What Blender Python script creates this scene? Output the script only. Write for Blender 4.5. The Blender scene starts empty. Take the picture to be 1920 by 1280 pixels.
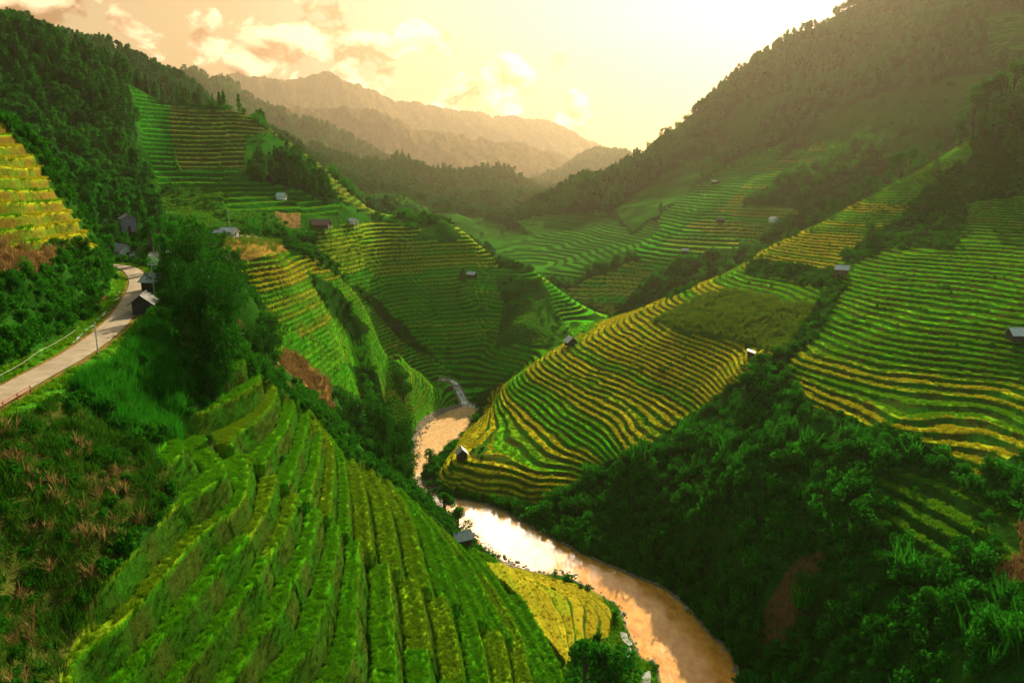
import math
import numpy as np

# ------------------------------------------------------------------ camera model (metres, camera above the origin)
CAM_H = 110.0
FOC = 1400.0            # focal length in units of a 1920 wide frame
PITCH = math.atan((640.0 - 330.0) / FOC)
CP, SP = math.cos(PITCH), math.sin(PITCH)


def ray(u, v):
    a = (u - 960.0) / FOC
    b = (640.0 - v) / FOC
    return a, CP + b * SP, -SP + b * CP


def at_d(u, v, d):
    """the point seen at (u, v) whose distance along the valley axis is d"""
    a, y, z = ray(u, v)
    return a * d / y, d, CAM_H + z * d / y


def at_z(u, v, z0):
    a, y, z = ray(u, v)
    k = (z0 - CAM_H) / z
    return a * k, y * k, z0


def project(x, y, z):
    zc = z - CAM_H
    dep = y * CP - zc * SP
    up = y * SP + zc * CP
    dep = np.maximum(dep, 1e-3)
    return 960.0 + FOC * x / dep, 640.0 - FOC * up / dep, dep


# ------------------------------------------------------------------ noise
def _hash(ix, iy, seed):
    h = (ix.astype(np.int64) * 374761393 + iy.astype(np.int64) * 668265263 + seed * 1274126177) & 0xFFFFFFFF
    h = ((h ^ (h >> 13)) * 1274126177) & 0xFFFFFFFF
    h = h ^ (h >> 16)
    return (h & 0xFFFF).astype(np.float32) / 65535.0


def vnoise(x, y, seed=0):
    ix = np.floor(x); iy = np.floor(y)
    fx = (x - ix).astype(np.float32); fy = (y - iy).astype(np.float32)
    fx = fx * fx * (3 - 2 * fx); fy = fy * fy * (3 - 2 * fy)
    ix = ix.astype(np.int64); iy = iy.astype(np.int64)
    a = _hash(ix, iy, seed); b = _hash(ix + 1, iy, seed)
    c = _hash(ix, iy + 1, seed); d = _hash(ix + 1, iy + 1, seed)
    return (a + (b - a) * fx) * (1 - fy) + (c + (d - c) * fx) * fy


def fbm(x, y, octaves=4, seed=0):
    s = 0.0; amp = 0.5; n = 0.0
    for o in range(octaves):
        s = s + amp * vnoise(x, y, seed + o * 17)
        n += amp
        amp *= 0.5
        x = x * 2.03 + 11.3; y = y * 2.03 - 7.7
    return s / n * 2.0 - 1.0


def hash1(i, seed=0):
    return _hash(np.asarray(i), np.asarray(i) * 0 + 7, seed)


# ------------------------------------------------------------------ the river, the road
RIGHT_BANK = [(1460, 2120), (1385, 1280), (1330, 1190), (1255, 1112), (1180, 1078), (1100, 1043), (1040, 1013), (985, 983),
              (940, 958), (895, 943), (850, 936), (812, 924), (796, 912), (790, 898), (800, 876), (826, 850), (850, 830), (880, 795),
              (900, 768)]
LEFT_BANK = [(1285, 2120), (1240, 1280), (1205, 1235), (1180, 1185), (1160, 1140), (1115, 1108), (1060, 1080), (1000, 1072),
             (930, 1045), (872, 1000), (800, 955), (764, 925), (766, 895), (776, 860), (784, 818), (800, 795), (832, 774),
             (872, 760)]
STREAM = [(884, 764), (872, 745), (862, 722), (852, 708), (836, 690), (828, 680)]
RB = np.array([at_z(u, v, 0.0)[:2] for u, v in RIGHT_BANK])
LB = np.array([at_z(u, v, 0.0)[:2] for u, v in LEFT_BANK])
STREAM_W = np.array([at_d(u, v, d_)[:2] for (u, v), d_ in zip(STREAM, [346, 352, 358, 362, 369, 373])])
RIVER_POLY = np.vstack([LB, RB[::-1]])

ROAD_Z = 86.0
ROAD_PX = [(-900, 1120), (-500, 960), (-200, 832), (-90, 790), (0, 742), (70, 703), (135, 668), (195, 626), (232, 588), (252, 556), (260, 530), (252, 512), (236, 502)]
ROAD = np.array([at_z(u, v, ROAD_Z)[:2] for u, v in ROAD_PX])
# past the bend the road swings left round the spur
_e = ROAD[-1]
ROAD = np.vstack([ROAD, _e + np.array([-9, 7]), _e + np.array([-22, 10]), _e + np.array([-45, 10])])


def smooth_poly(P, n=8):
    P = np.asarray(P, float)
    out = []
    for i in range(len(P) - 1):
        p0 = P[max(i - 1, 0)]; p1 = P[i]; p2 = P[i + 1]; p3 = P[min(i + 2, len(P) - 1)]
        for k in range(n):
            t = k / n
            out.append(0.5 * ((2 * p1) + (-p0 + p2) * t + (2 * p0 - 5 * p1 + 4 * p2 - p3) * t * t + (-p0 + 3 * p1 - 3 * p2 + p3) * t ** 3))
    out.append(P[-1])
    return np.array(out)


ROAD = smooth_poly(ROAD, 6)
LBS = smooth_poly(LB, 4); RBS = smooth_poly(RB, 4)
RIVER_POLY = np.vstack([LBS, RBS[::-1]])


def dist_poly(x, y, P, closed=False):
    """distance to a polyline"""
    best = np.full(x.shape, 1e9, np.float32)
    n = len(P)
    for i in range(n if closed else n - 1):
        ax, ay = P[i][:2]; bx, by = P[(i + 1) % n][:2]
        dx, dy = bx - ax, by - ay
        L = dx * dx + dy * dy + 1e-9
        t = np.clip(((x - ax) * dx + (y - ay) * dy) / L, 0, 1)
        q = (x - ax - t * dx) ** 2 + (y - ay - t * dy) ** 2
        np.minimum(best, q, out=best)
    return np.sqrt(best)


def inside(x, y, P):
    r = np.zeros(x.shape, bool)
    n = len(P)
    j = n - 1
    for i in range(n):
        xi, yi = P[i][:2]; xj, yj = P[j][:2]
        if yi != yj:
            c = ((yi > y) != (yj > y)) & (x < (xj - xi) * (y - yi) / (yj - yi) + xi)
            r ^= c
        j = i
    return r


# ------------------------------------------------------------------ control points of the land
D = []       # (u, v, distance)
Zp = []      # (u, v, height)
W = []       # world


def d(*a): D.extend(a)
def z(*a): Zp.extend(a)
def w(*a): W.extend(a)


# foreground terraced spur: crest, then its contours
d((430, 655, 127), (500, 715, 133), (570, 765, 141), (605, 805, 146), (640, 850, 151), (700, 890, 158), (750, 922, 165), (810, 975, 172), (870, 1025, 178),
  (930, 1050, 183), (965, 1062, 186))
z((430, 900, 72), (280, 1060, 71), (130, 1230, 70), (540, 904, 64), (495, 1017, 63.5), (450, 1108, 63), (330, 1280, 62.5),
  (660, 900, 51.5), (668, 1000, 51.5), (675, 1100, 51), (700, 1280, 50), (785, 972, 36.5), (840, 1121, 36), (885, 1280, 35),
  (920, 1105, 20), (1000, 1244, 19), (850, 1012, 21.5), (990, 1140, 8), (1060, 1240, 6),
  (1000, 1085, 4.5), (1080, 1100, 3), (1140, 1165, 2.2), (1120, 1205, 2.2), (1060, 1150, 4.5), (1165, 1210, 0.9), (1205, 1270, 0.9), (1120, 1300, 2))
# scrub above it on the left, below the road
z((0, 1280, 75), (120, 1280, 70.5), (0, 1000, 80), (100, 1000, 78), (200, 900, 78.5), (330, 850, 76.5), (60, 850, 83), (200, 1100, 72.5), (-150, 1280, 78), (-150, 1000, 83))
d((300, 720, 108), (240, 655, 113), (160, 715, 97), (330, 650, 122), (400, 700, 121), (310, 800, 103))
w((-60, 20, 80), (-30, 20, 66), (0, 20, 45), (20, 20, 20), (40, 30, 5), (-60, 45, 80), (20, 60, 4), (45, 70, 0), (60, 110, 0))
# road bench and the bank above
for _i in range(0, len(ROAD), 5):
    w((ROAD[_i][0], ROAD[_i][1], ROAD_Z))
d((0, 650, 93), (0, 560, 106), (0, 480, 116), (0, 400, 130), (0, 300, 150), (0, 222, 175), (60, 255, 178), (90, 310, 175), (120, 360, 172), (165, 430, 172),
  (205, 485, 174), (232, 525, 175), (100, 470, 137), (100, 560, 126), (160, 560, 146), (195, 600, 130), (140, 630, 112), (-200, 560, 90), (-200, 400, 115), (-200, 250, 150),
  (-200, 150, 180), (60, 390, 142), (130, 420, 155))
w((-190, 280, 100), (-160, 240, 96), (-125, 235, 86))
d((150, 350, 300), (250, 420, 265), (225, 468, 236), (90, 330, 300))
# behind the big trees, gully behind the foreground spur
w((-62, 150, 78), (-70, 200, 80), (-75, 175, 82), (-50, 160, 63), (-46, 185, 47), (-40, 210, 31), (-32, 232, 12))
# brown slope and the terraced spur past the gully
d((450, 600, 190), (470, 660, 185), (540, 700, 205), (600, 760, 212), (630, 790, 220), (500, 640, 200), (420, 520, 215))
d((425, 446, 315), (440, 458, 290), (530, 470, 285), (575, 482, 290), (620, 500, 300), (660, 540, 310), (700, 580, 318), (745, 620, 325), (800, 670, 345), (835, 705, 362),
  (480, 520, 245), (545, 505, 262), (560, 560, 262), (500, 600, 232), (570, 620, 250), (640, 650, 272), (700, 690, 300), (640, 720, 255), (560, 700, 225), (610, 560, 284), (660, 620, 296), (330, 450, 300))
z((720, 745, 11), (740, 790, 5), (800, 745, 4.5), (830, 722, 4.5), (690, 800, 9), (770, 800, 2.5))
# middle hill with the knob, the flat-topped cone
d((600, 425, 388), (600, 460, 386), (640, 460, 400), (640, 520, 380), (700, 425, 445), (700, 500, 410), (780, 442, 445), (800, 416, 470), (825, 408, 480), (855, 419, 475), (875, 445, 462), (900, 468, 455),
  (940, 506, 442), (985, 511, 436), (1015, 520, 440), (1050, 542, 455), (1100, 577, 460), (1145, 603, 465), (780, 500, 425), (860, 510, 435), (700, 560, 392), (780, 600, 402),
  (830, 600, 402), (900, 600, 426), (905, 650, 404), (850, 660, 387), (900, 700, 372), (980, 600, 390), (950, 640, 380), (980, 540, 428), (900, 560, 415), (1000, 650, 373), (1050, 600, 425), (950, 725, 360), (900, 735, 355), (1050, 650, 378))
w(tuple(at_d(1000, 560, 505)), tuple(at_d(850, 455, 560)), tuple(at_d(930, 540, 505)), tuple(at_d(760, 460, 560)))
# forested and terraced hill on the left
d((0, 55, 480), (60, 72, 490), (130, 105, 500), (200, 128, 520), (250, 158, 530), (300, 188, 540), (350, 200, 545), (400, 202, 550), (450, 208, 550), (500, 236, 540), (540, 266, 535), (600, 305, 525),
  (650, 352, 515), (690, 392, 505), (740, 408, 500), (780, 418, 520),
  (0, 200, 400), (0, 120, 440), (100, 200, 430), (100, 270, 380), (200, 200, 460), (200, 300, 395), (200, 380, 335), (300, 250, 480), (300, 330, 420), (300, 390, 365), (350, 405, 345),
  (400, 250, 500), (400, 350, 415), (450, 300, 460), (450, 390, 375), (520, 300, 480), (520, 370, 420), (560, 400, 395), (600, 360, 450), (640, 400, 425), (-200, 0, 470), (-200, 200, 380), (-200, 100, 420))
w(tuple(at_d(0, 170, 650)), tuple(at_d(200, 230, 680)), tuple(at_d(400, 290, 700)), tuple(at_d(550, 340, 680)), tuple(at_d(680, 415, 640)), tuple(at_d(-200, 120, 650)))
# big right hill: skyline, toe, face
d((822, 880, 256), (838, 850, 273), (865, 820, 290), (905, 772, 325), (930, 735, 338), (960, 707, 345), (1010, 672, 352), (1070, 643, 360), (1150, 600, 378), (1230, 565, 385), (1300, 533, 390), (1390, 496, 392),
  (1430, 468, 395), (1500, 435, 400), (1600, 385, 405), (1700, 330, 412), (1800, 275, 420), (1840, 250, 425), (1920, 190, 432), (2060, 100, 440), (2250, 0, 440),
  (865, 855, 261), (835, 900, 249))
z((900, 900, 6), (870, 925, 1.5), (1080, 770, 20), (960, 840, 10), (1000, 905, 8), (1180, 850, 20), (1180, 705, 30), (1300, 760, 30), (1300, 690, 38), (1390, 740, 38), (1300, 620, 47), (1400, 690, 46),
  (1450, 600, 55), (1540, 580, 60), (1450, 650, 50), (1010, 790, 14))
d((1450, 520, 350), (1560, 520, 318), (1578, 515, 312), (1600, 450, 360), (1700, 420, 362), (1700, 480, 315), (1700, 560, 265), (1700, 640, 230), (1700, 700, 212), (1850, 420, 350), (1850, 350, 385),
  (1850, 520, 275), (1900, 640, 218), (1900, 720, 200), (1850, 780, 184), (1900, 830, 168), (1700, 790, 182), (1810, 875, 161), (1600, 770, 197), (1520, 752, 209), (1480, 690, 232), (1560, 640, 245),
  (1560, 600, 262), (2100, 520, 250), (2100, 720, 180), (2100, 350, 360), (2100, 850, 150))
# scrub slope down to the river on the right
z((1200, 860, 19), (1300, 860, 24), (1400, 800, 34), (1500, 800, 41), (1100, 900, 9), (1000, 940, 3.5), (1100, 980, 3), (1200, 1000, 6), (1300, 1000, 14), (1400, 1000, 21), (1400, 900, 31), (1500, 1000, 27), (1400, 1100, 15),
  (1300, 1085, 3), (1450, 1230, 8), (1600, 1000, 33), (1600, 900, 39), (1700, 1000, 37), (1750, 900, 42.5), (1900, 950, 43), (1900, 1100, 39), (1900, 1280, 36), (1750, 1280, 28), (1600, 1280, 17), (1500, 1280, 8),
  (1700, 1130, 31), (1580, 1130, 23), (2100, 1280, 42), (2100, 1000, 47))
w((90, 60, 30), (60, 60, 14), (120, 30, 45))
w(tuple(at_d(1300, 590, 460)), tuple(at_d(1500, 505, 480)), tuple(at_d(1700, 410, 500)), tuple(at_d(1850, 335, 525)), tuple(at_d(2050, 220, 540)), tuple(at_d(1150, 640, 495)), tuple(at_d(1100, 610, 492)))
# the mountain on the right
d((1060, 545, 520), (1130, 520, 530), (1200, 490, 540), (1150, 570, 500), (1250, 530, 505), (1350, 480, 525), (1300, 430, 580), (1400, 420, 575), (1450, 415, 565), (1450, 330, 640), (1540, 300, 660),
  (1550, 265, 700), (1460, 285, 720), (1350, 350, 700), (1250, 400, 680), (1200, 450, 620), (1100, 450, 700), (1000, 450, 760), (1000, 500, 610), (950, 450, 790), (900, 446, 840), (1000, 393, 900),
  (1070, 365, 915), (1130, 343, 930), (1165, 318, 945), (1200, 288, 960), (1240, 250, 970), (1280, 220, 980), (1330, 195, 990), (1400, 145, 1000), (1480, 85, 1010), (1560, 45, 1020), (1640, 3, 1020), (1720, -50, 1020), (1900, -130, 1000), (2150, -220, 1000),
  (1300, 300, 850), (1400, 240, 850), (1500, 200, 800), (1500, 300, 705), (1600, 250, 660), (1600, 330, 570), (1700, 280, 575), (1700, 200, 650), (1700, 100, 750), (1600, 130, 850), (1800, 180, 620),
  (1800, 50, 720), (1880, -10, 760), (1880, 120, 640), (1920, 60, 660), (2150, 60, 660), (1120, 400, 830), (1200, 360, 830))
w(tuple(at_d(1000, 420, 1150)), tuple(at_d(1200, 350, 1250)), tuple(at_d(1400, 260, 1300)), tuple(at_d(1640, 150, 1300)), tuple(at_d(1900, 20, 1300)), tuple(at_d(2150, 0, 1300)))
# far valley and its dark hills
d((880, 432, 800), (930, 482, 630), (980, 502, 570), (1040, 527, 535), (760, 402, 800), (700, 382, 700), (850, 405, 920), (900, 395, 980),
  (560, 300, 1840), (600, 297, 1840), (640, 303, 1840), (690, 327, 1808), (720, 325, 1840), (760, 303, 1888), (785, 300, 1888), (820, 325, 1888), (850, 340, 1888), (890, 340, 1888), (915, 326, 1888), (938, 325, 1888),
  (960, 343, 1872), (990, 360, 1840), (1010, 378, 1792), (760, 350, 1500), (850, 370, 1500), (930, 370, 1500), (650, 345, 1350), (760, 378, 1150), (850, 388, 1180), (930, 388, 1200))
w(tuple(at_d(640, 360, 2050)), tuple(at_d(780, 360, 2150)), tuple(at_d(920, 380, 2200)), tuple(at_d(1050, 380, 2300)))
d((60, 44, 900), (120, 66, 900), (190, 106, 900), (250, 130, 940), (290, 137, 960), (-200, 0, 880), (300, 145, 3105), (375, 138, 3105), (430, 163, 3064), (470, 193, 3010), (560, 234, 2943), (640, 264, 2902), (700, 296, 2862), (740, 318, 2821),
  (1000, 358, 3645), (1060, 322, 3645), (1095, 298, 3645), (1130, 290, 3645), (1170, 292, 3645), (1240, 300, 3645))
w(tuple(at_d(60, 170, 1150)), tuple(at_d(220, 190, 1180)), tuple(at_d(350, 200, 1350)), tuple(at_d(480, 260, 1400)))
w(tuple(at_d(340, 230, 4026)), tuple(at_d(500, 290, 3965)), tuple(at_d(700, 340, 3782)), tuple(at_d(900, 345, 3965)), tuple(at_d(1080, 340, 4514)), tuple(at_d(1200, 340, 4514)))
# pale ranges at the end of the valley
d((560, 205, 5000), (640, 202, 5000), (700, 215, 5000), (780, 241, 5000), (830, 246, 5000), (870, 262, 5000), (900, 272, 5000), (960, 282, 5000), (1010, 288, 5000), (1060, 305, 5000), (1090, 322, 5000), (1250, 330, 5000),
  (300, 190, 5000), (0, 180, 5000), (1500, 300, 5000), (1900, 300, 5000))
d((300, 165, 7500), (410, 148, 7500), (440, 150, 7500), (470, 154, 7500), (495, 142, 7500), (520, 137, 7500), (560, 142, 7500), (600, 148, 7500), (640, 152, 7500), (690, 166, 7500), (740, 194, 7500), (800, 208, 7500), (850, 216, 7500), (900, 222, 7500),
  (960, 228, 7500), (1030, 238, 7500), (1080, 250, 7500), (1110, 262, 7500), (1140, 268, 7500), (1165, 288, 7500), (1300, 310, 7500), (100, 160, 7500), (-200, 160, 7500), (1600, 300, 7500), (2100, 300, 7500))
w(tuple(at_d(400, 240, 6100)), tuple(at_d(650, 250, 6100)), tuple(at_d(900, 300, 6100)), tuple(at_d(1100, 330, 6100)))
w(tuple(at_d(300, 320, 9300)), tuple(at_d(600, 320, 9300)), tuple(at_d(900, 325, 9300)), tuple(at_d(1300, 325, 9300)), tuple(at_d(-200, 320, 9300)), tuple(at_d(2100, 325, 9300)))
for _i in range(0, len(LBS), 3):
    w((LBS[_i][0], LBS[_i][1], 0.3))
for _i in range(0, len(RBS), 3):
    w((RBS[_i][0], RBS[_i][1], 0.3))

CTRL = np.array([at_d(*p) for p in D] + [at_z(*p) for p in Zp] + [p for p in W], float)


def warp(x, y):
    return np.arctan2(x, y) * 1.0, np.log(np.maximum(np.hypot(x, y), 5.0)) * 0.75


_cs, _ct = warp(CTRL[:, 0], CTRL[:, 1])
_C2 = 0.02 ** 2
_A = np.sqrt((_cs[:, None] - _cs[None]) ** 2 + (_ct[:, None] - _ct[None]) ** 2 + _C2)
# work on height relative to range so that near and far points weigh alike
_scale = np.exp(_ct / 0.75)
_n = len(CTRL)
_M = np.zeros((_n + 3, _n + 3))
_M[:_n, :_n] = _A - 0.004 * np.eye(_n)
_M[:_n, _n] = 1; _M[:_n, _n + 1] = _cs; _M[:_n, _n + 2] = _ct
_M[_n:, :_n] = _M[:_n, _n:].T
_rhs = np.concatenate([(CTRL[:, 2] - CAM_H) / _scale, np.zeros(3)])
_sol = np.linalg.solve(_M, _rhs)


def base_height(s, t):
    """height over warped coordinates (azimuth, scaled log range)"""
    shp = s.shape
    s = s.ravel(); t = t.ravel()
    out = np.empty(len(s))
    for i in range(0, len(s), 20000):
        a = s[i:i + 20000, None] - _cs[None]
        b = t[i:i + 20000, None] - _ct[None]
        out[i:i + 20000] = np.sqrt(a * a + b * b + _C2) @ _sol[:_n] + _sol[_n] + _sol[_n + 1] * s[i:i + 20000] + _sol[_n + 2] * t[i:i + 20000]
    return (out * np.exp(t / 0.75) + CAM_H).reshape(shp)


# ------------------------------------------------------------------ polar grid
def rows():
    r = [34.0]
    while r[-1] < 9300:
        x = r[-1]
        q = 0.0024 if x < 200 else 0.0016 if x < 480 else 0.0021 if x < 780 else 0.004 if x < 1300 else 0.0075
        r.append(x * (1 + q * ROWQ))
    return np.array(r)


ROWQ = globals().get('ROWQ', 1.0)
NCOL = globals().get('NCOL', 1460)
AZ = np.linspace(math.radians(-57), math.radians(48), NCOL)
RR = rows()
NR = len(RR)


def build_base():
    step = 4
    ai = np.linspace(AZ[0], AZ[-1], NCOL // step + 1)
    ti = np.linspace(math.log(RR[0]) * 0.75, math.log(RR[-1]) * 0.75, max(NR // step, 60) + 1)
    S, T = np.meshgrid(ai, ti)
    Z = base_height(S, T)
    # bilinear up to the full grid
    fx = (AZ - ai[0]) / (ai[1] - ai[0]); ix = np.clip(fx.astype(int), 0, len(ai) - 2); fx = fx - ix
    tt = np.log(RR) * 0.75
    fy = (tt - ti[0]) / (ti[1] - ti[0]); iy = np.clip(fy.astype(int), 0, len(ti) - 2); fy = fy - iy
    Za = Z[:, ix] * (1 - fx) + Z[:, ix + 1] * fx
    return Za[iy] * (1 - fy[:, None]) + Za[iy + 1] * fy[:, None]
import bpy
from mathutils import Vector

scene = bpy.context.scene
COL = scene.collection
rng = np.random.default_rng(7)

# ------------------------------------------------------------------ small helpers


def mesh_np(name, verts, quads=None, tris=None, smooth=True):
    me = bpy.data.meshes.new(name)
    verts = np.ascontiguousarray(verts, np.float32)
    me.vertices.add(len(verts))
    me.vertices.foreach_set('co', verts.ravel())
    nq = 0 if quads is None else len(quads)
    nt = 0 if tris is None else len(tris)
    loops = np.concatenate([np.asarray(a, np.int32).ravel() for a in (quads, tris) if a is not None and len(a)])
    tot = np.concatenate([np.full(nq, 4, np.int32), np.full(nt, 3, np.int32)])
    me.loops.add(len(loops)); me.loops.foreach_set('vertex_index', loops)
    me.polygons.add(nq + nt)
    start = np.concatenate([[0], np.cumsum(tot)[:-1]]).astype(np.int32)
    me.polygons.foreach_set('loop_start', start)
    try:
        me.polygons.foreach_set('loop_total', tot)
    except Exception:
        pass
    me.polygons.foreach_set('use_smooth', np.full(nq + nt, smooth, bool))
    me.update(calc_edges=True)
    return me


def set_col(me, cols, name='Col'):
    a = me.attributes.new(name, 'FLOAT_COLOR', 'POINT')
    c = np.ones((len(cols), 4), np.float32); c[:, :3] = cols
    a.data.foreach_set('color', c.ravel())


def put(name, me, mat=None, parent=None, loc=None):
    o = bpy.data.objects.new(name, me)
    COL.objects.link(o)
    if mat is not None and me is not None and not me.materials:
        me.materials.append(mat)
    if parent is not None:
        o.parent = parent
    if loc is not None:
        o.location = loc
    return o


def tag(o, label=None, cat=None, group=None, kind=None):
    if label: o['label'] = label
    if cat: o['category'] = cat
    if group: o['group'] = group
    if kind: o['kind'] = kind
    return o


class NT:
    """terse node building"""
    def __init__(self, tree):
        self.t = tree

    def n(self, typ, **kw):
        nd = self.t.nodes.new(typ)
        for k, v in kw.items():
            if k.startswith('i_'):
                k = k[2:]
                nd.inputs[int(k) if k.isdigit() else k].default_value = v
            else:
                setattr(nd, k, v)
        return nd

    def l(self, a, b):
        self.t.links.new(a, b)

    def math(self, op, a, b=None, clamp=False):
        m = self.n('ShaderNodeMath', operation=op, use_clamp=clamp)
        for i, x in enumerate((a, b)):
            if x is None: continue
            if hasattr(x, 'is_linked'): self.l(x, m.inputs[i])
            else: m.inputs[i].default_value = x
        return m.outputs[0]

    def mix(self, f, a, b, mode='MIX'):
        m = self.n('ShaderNodeMix', data_type='RGBA', blend_type=mode)
        for i, x in ((0, f), (6, a), (7, b)):
            if hasattr(x, 'is_linked'): self.l(x, m.inputs[i])
            else: m.inputs[i].default_value = x if i == 0 else (*x, 1) if len(x) == 3 else x
        return m.outputs[2]


def new_mat(name):
    m = bpy.data.materials.new(name)
    m.use_nodes = True
    for nd in list(m.node_tree.nodes): m.node_tree.nodes.remove(nd)
    t = NT(m.node_tree)
    out = t.n('ShaderNodeOutputMaterial')
    return m, t, out


def simple_mat(name, col, rough=0.8, var=0.25, scale=3.0, metallic=0.0, stripe=None):
    """plain surface with a little procedural variation and grain"""
    m, t, out = new_mat(name)
    b = t.n('ShaderNodeBsdfPrincipled', i_Roughness=rough, i_Metallic=metallic)
    tc = t.n('ShaderNodeTexCoord')
    nz = t.n('ShaderNodeTexNoise', i_Scale=scale, i_Detail=5.0)
    t.l(tc.outputs['Object'], nz.inputs['Vector'])
    k = t.n('ShaderNodeMapRange', i_1=0.3, i_2=0.7, i_3=1 - var, i_4=1 + var)
    t.l(nz.outputs[0], k.inputs[0])
    c = t.mix(1.0, col, k.outputs[0], 'MULTIPLY')
    h = nz.outputs[0]
    if stripe:
        wv = t.n('ShaderNodeTexWave', i_Scale=stripe[1], i_Distortion=stripe[2], bands_direction=stripe[0])
        t.l(tc.outputs['Object'], wv.inputs['Vector'])
        kk = t.n('ShaderNodeMapRange', i_1=0.0, i_2=0.5, i_3=0.55, i_4=1.0)
        t.l(wv.outputs[1], kk.inputs[0])
        c = t.mix(1.0, c, kk.outputs[0], 'MULTIPLY')
        h = wv.outputs[1]
    bp = t.n('ShaderNodeBump', i_Strength=0.4, i_Distance=0.05)
    t.l(h, bp.inputs['Height'])
    t.l(c, b.inputs['Base Color']); t.l(bp.outputs[0], b.inputs['Normal'])
    t.l(b.outputs[0], out.inputs[0])
    return m


# ------------------------------------------------------------------ the land: grid, cover, terraces
ZB = build_base()
AG, RG = np.meshgrid(AZ, RR)
XG = RG * np.sin(AG); YG = RG * np.cos(AG)
del AG
U0, V0, DEP = project(XG, YG, ZB)

dist_river = dist_poly(XG, YG, RIVER_POLY, closed=True)
in_river = inside(XG, YG, RIVER_POLY)
dist_stream = dist_poly(XG, YG, STREAM_W)
dist_road = dist_poly(XG, YG, ROAD)

SCRUB, TERR, FOREST, MAIZE, SOIL, CORN, GRASS, GRAVEL, TALL, FAR = range(10)
zone = np.full(ZB.shape, SCRUB, np.int8)
step = np.full(ZB.shape, 2.0, np.float32)
tread = np.full(ZB.shape, 0.62, np.float32)
pal = np.zeros(ZB.shape, np.int8)          # palette of the terraces

# ragged edges for every outline of cover
jx = fbm(XG / (3 + RG * 0.02), YG / (3 + RG * 0.02), 3, 91)
jy = fbm(XG / (3 + RG * 0.02) + 50, YG / (3 + RG * 0.02), 3, 92)
UJ = U0 + jx * 12; VJ = V0 + jy * 8


def cover(poly, d0, d1, kind, st=None, tr=None, pa=None):
    y0 = min(p[1] for p in poly) - 15; y1 = max(p[1] for p in poly) + 15
    x0 = min(p[0] for p in poly) - 15; x1 = max(p[0] for p in poly) + 15
    idx = np.nonzero((YG > d0) & (YG < d1) & (UJ > x0) & (UJ < x1) & (VJ > y0) & (VJ < y1))
    m = inside(UJ[idx], VJ[idx], poly)
    sel = (idx[0][m], idx[1][m])
    zone[sel] = kind
    if st: step[sel] = st
    if tr: tread[sel] = tr
    if pa is not None: pal[sel] = pa


# far land first
zone[YG > 560] = FOREST
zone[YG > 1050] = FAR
cover([(-400, -200), (265, 150), (270, 260), (285, 330), (320, 380), (300, 430), (200, 450), (120, 400), (-400, 300)], 255, 720, FOREST)
cover([(240, 140), (520, 250), (700, 400), (800, 420), (560, 440), (300, 420), (260, 300)], 330, 640, GRASS)
cover([(468, 315), (560, 300), (640, 385), (560, 385), (470, 345)], 330, 560, FOREST)
cover([(243, 158), (318, 200), (330, 300), (345, 322), (442, 320), (420, 357), (300, 352), (272, 290), (262, 240)], 330, 570, TERR, 2.9, 0.62, 3)
cover([(316, 196), (450, 205), (508, 250), (462, 262), (452, 318), (350, 318), (328, 280)], 330, 570, TERR, 2.9, 0.6, 4)
cover([(470, 210), (522, 250), (604, 305), (692, 392), (760, 410), (690, 400), (640, 378), (560, 300)], 330, 570, TERR, 2.6, 0.6, 4)
cover([(405, 345), (508, 345), (640, 385), (640, 402), (510, 402), (430, 395)], 330, 570, TERR, 2.6, 0.6, 3)
# mountain on the right
cover([(1052, 548), (1200, 480), (1350, 380), (1470, 288), (1572, 262), (1572, 300), (1505, 400), (1425, 452), (1262, 500), (1205, 520), (1155, 595), (1085, 580)], 470, 780, TERR, 2.3, 0.62, 5)
cover([(1180, 470), (1260, 380), (1350, 320), (1478, 262), (1470, 292), (1350, 384), (1200, 482)], 520, 780, TERR, 2.3, 0.6, 3)
cover([(900, 452), (1000, 402), (1130, 398), (1250, 420), (1180, 470), (1060, 535), (950, 500)], 540, 900, TERR, 1.7, 0.55, 6)
cover([(1835, 30), (1960, 20), (1960, 125), (1850, 120)], 560, 800, TERR, 3.2, 0.6, 6)
cover([(1610, 238), (1692, 230), (1682, 282), (1600, 282)], 500, 740, GRASS)
cover([(1150, 400), (1240, 330), (1330, 320), (1240, 400), (1180, 440)], 560, 900, GRASS)
cover([(780, 395), (930, 400), (1000, 440), (900, 470), (790, 420)], 620, 1100, GRASS)
cover([(1390, 380), (1620, 260), (1700, 330), (1460, 470), (1300, 520), (1220, 540), (1250, 500), (1420, 452), (1510, 400)], 440, 700, SCRUB)
# middle hill and cone
cover([(590, 428), (700, 414), (780, 428), (860, 420), (905, 460), (942, 503), (1012, 508), (1052, 538), (1150, 604), (1060, 662), (1000, 692), (930, 730), (880, 740), (830, 690), (780, 640), (745, 600), (700, 560), (620, 510), (590, 470)], 340, 500, TERR, 2.0, 0.6, 7)
cover([(945, 565), (1032, 560), (1068, 638), (930, 648)], 360, 470, GRASS)
cover([(935, 520), (1020, 518), (1040, 555), (940, 560)], 400, 470, GRASS)
cover([(770, 445), (800, 420), (830, 412), (872, 440), (850, 452), (800, 452)], 430, 500, GRASS)
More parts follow.
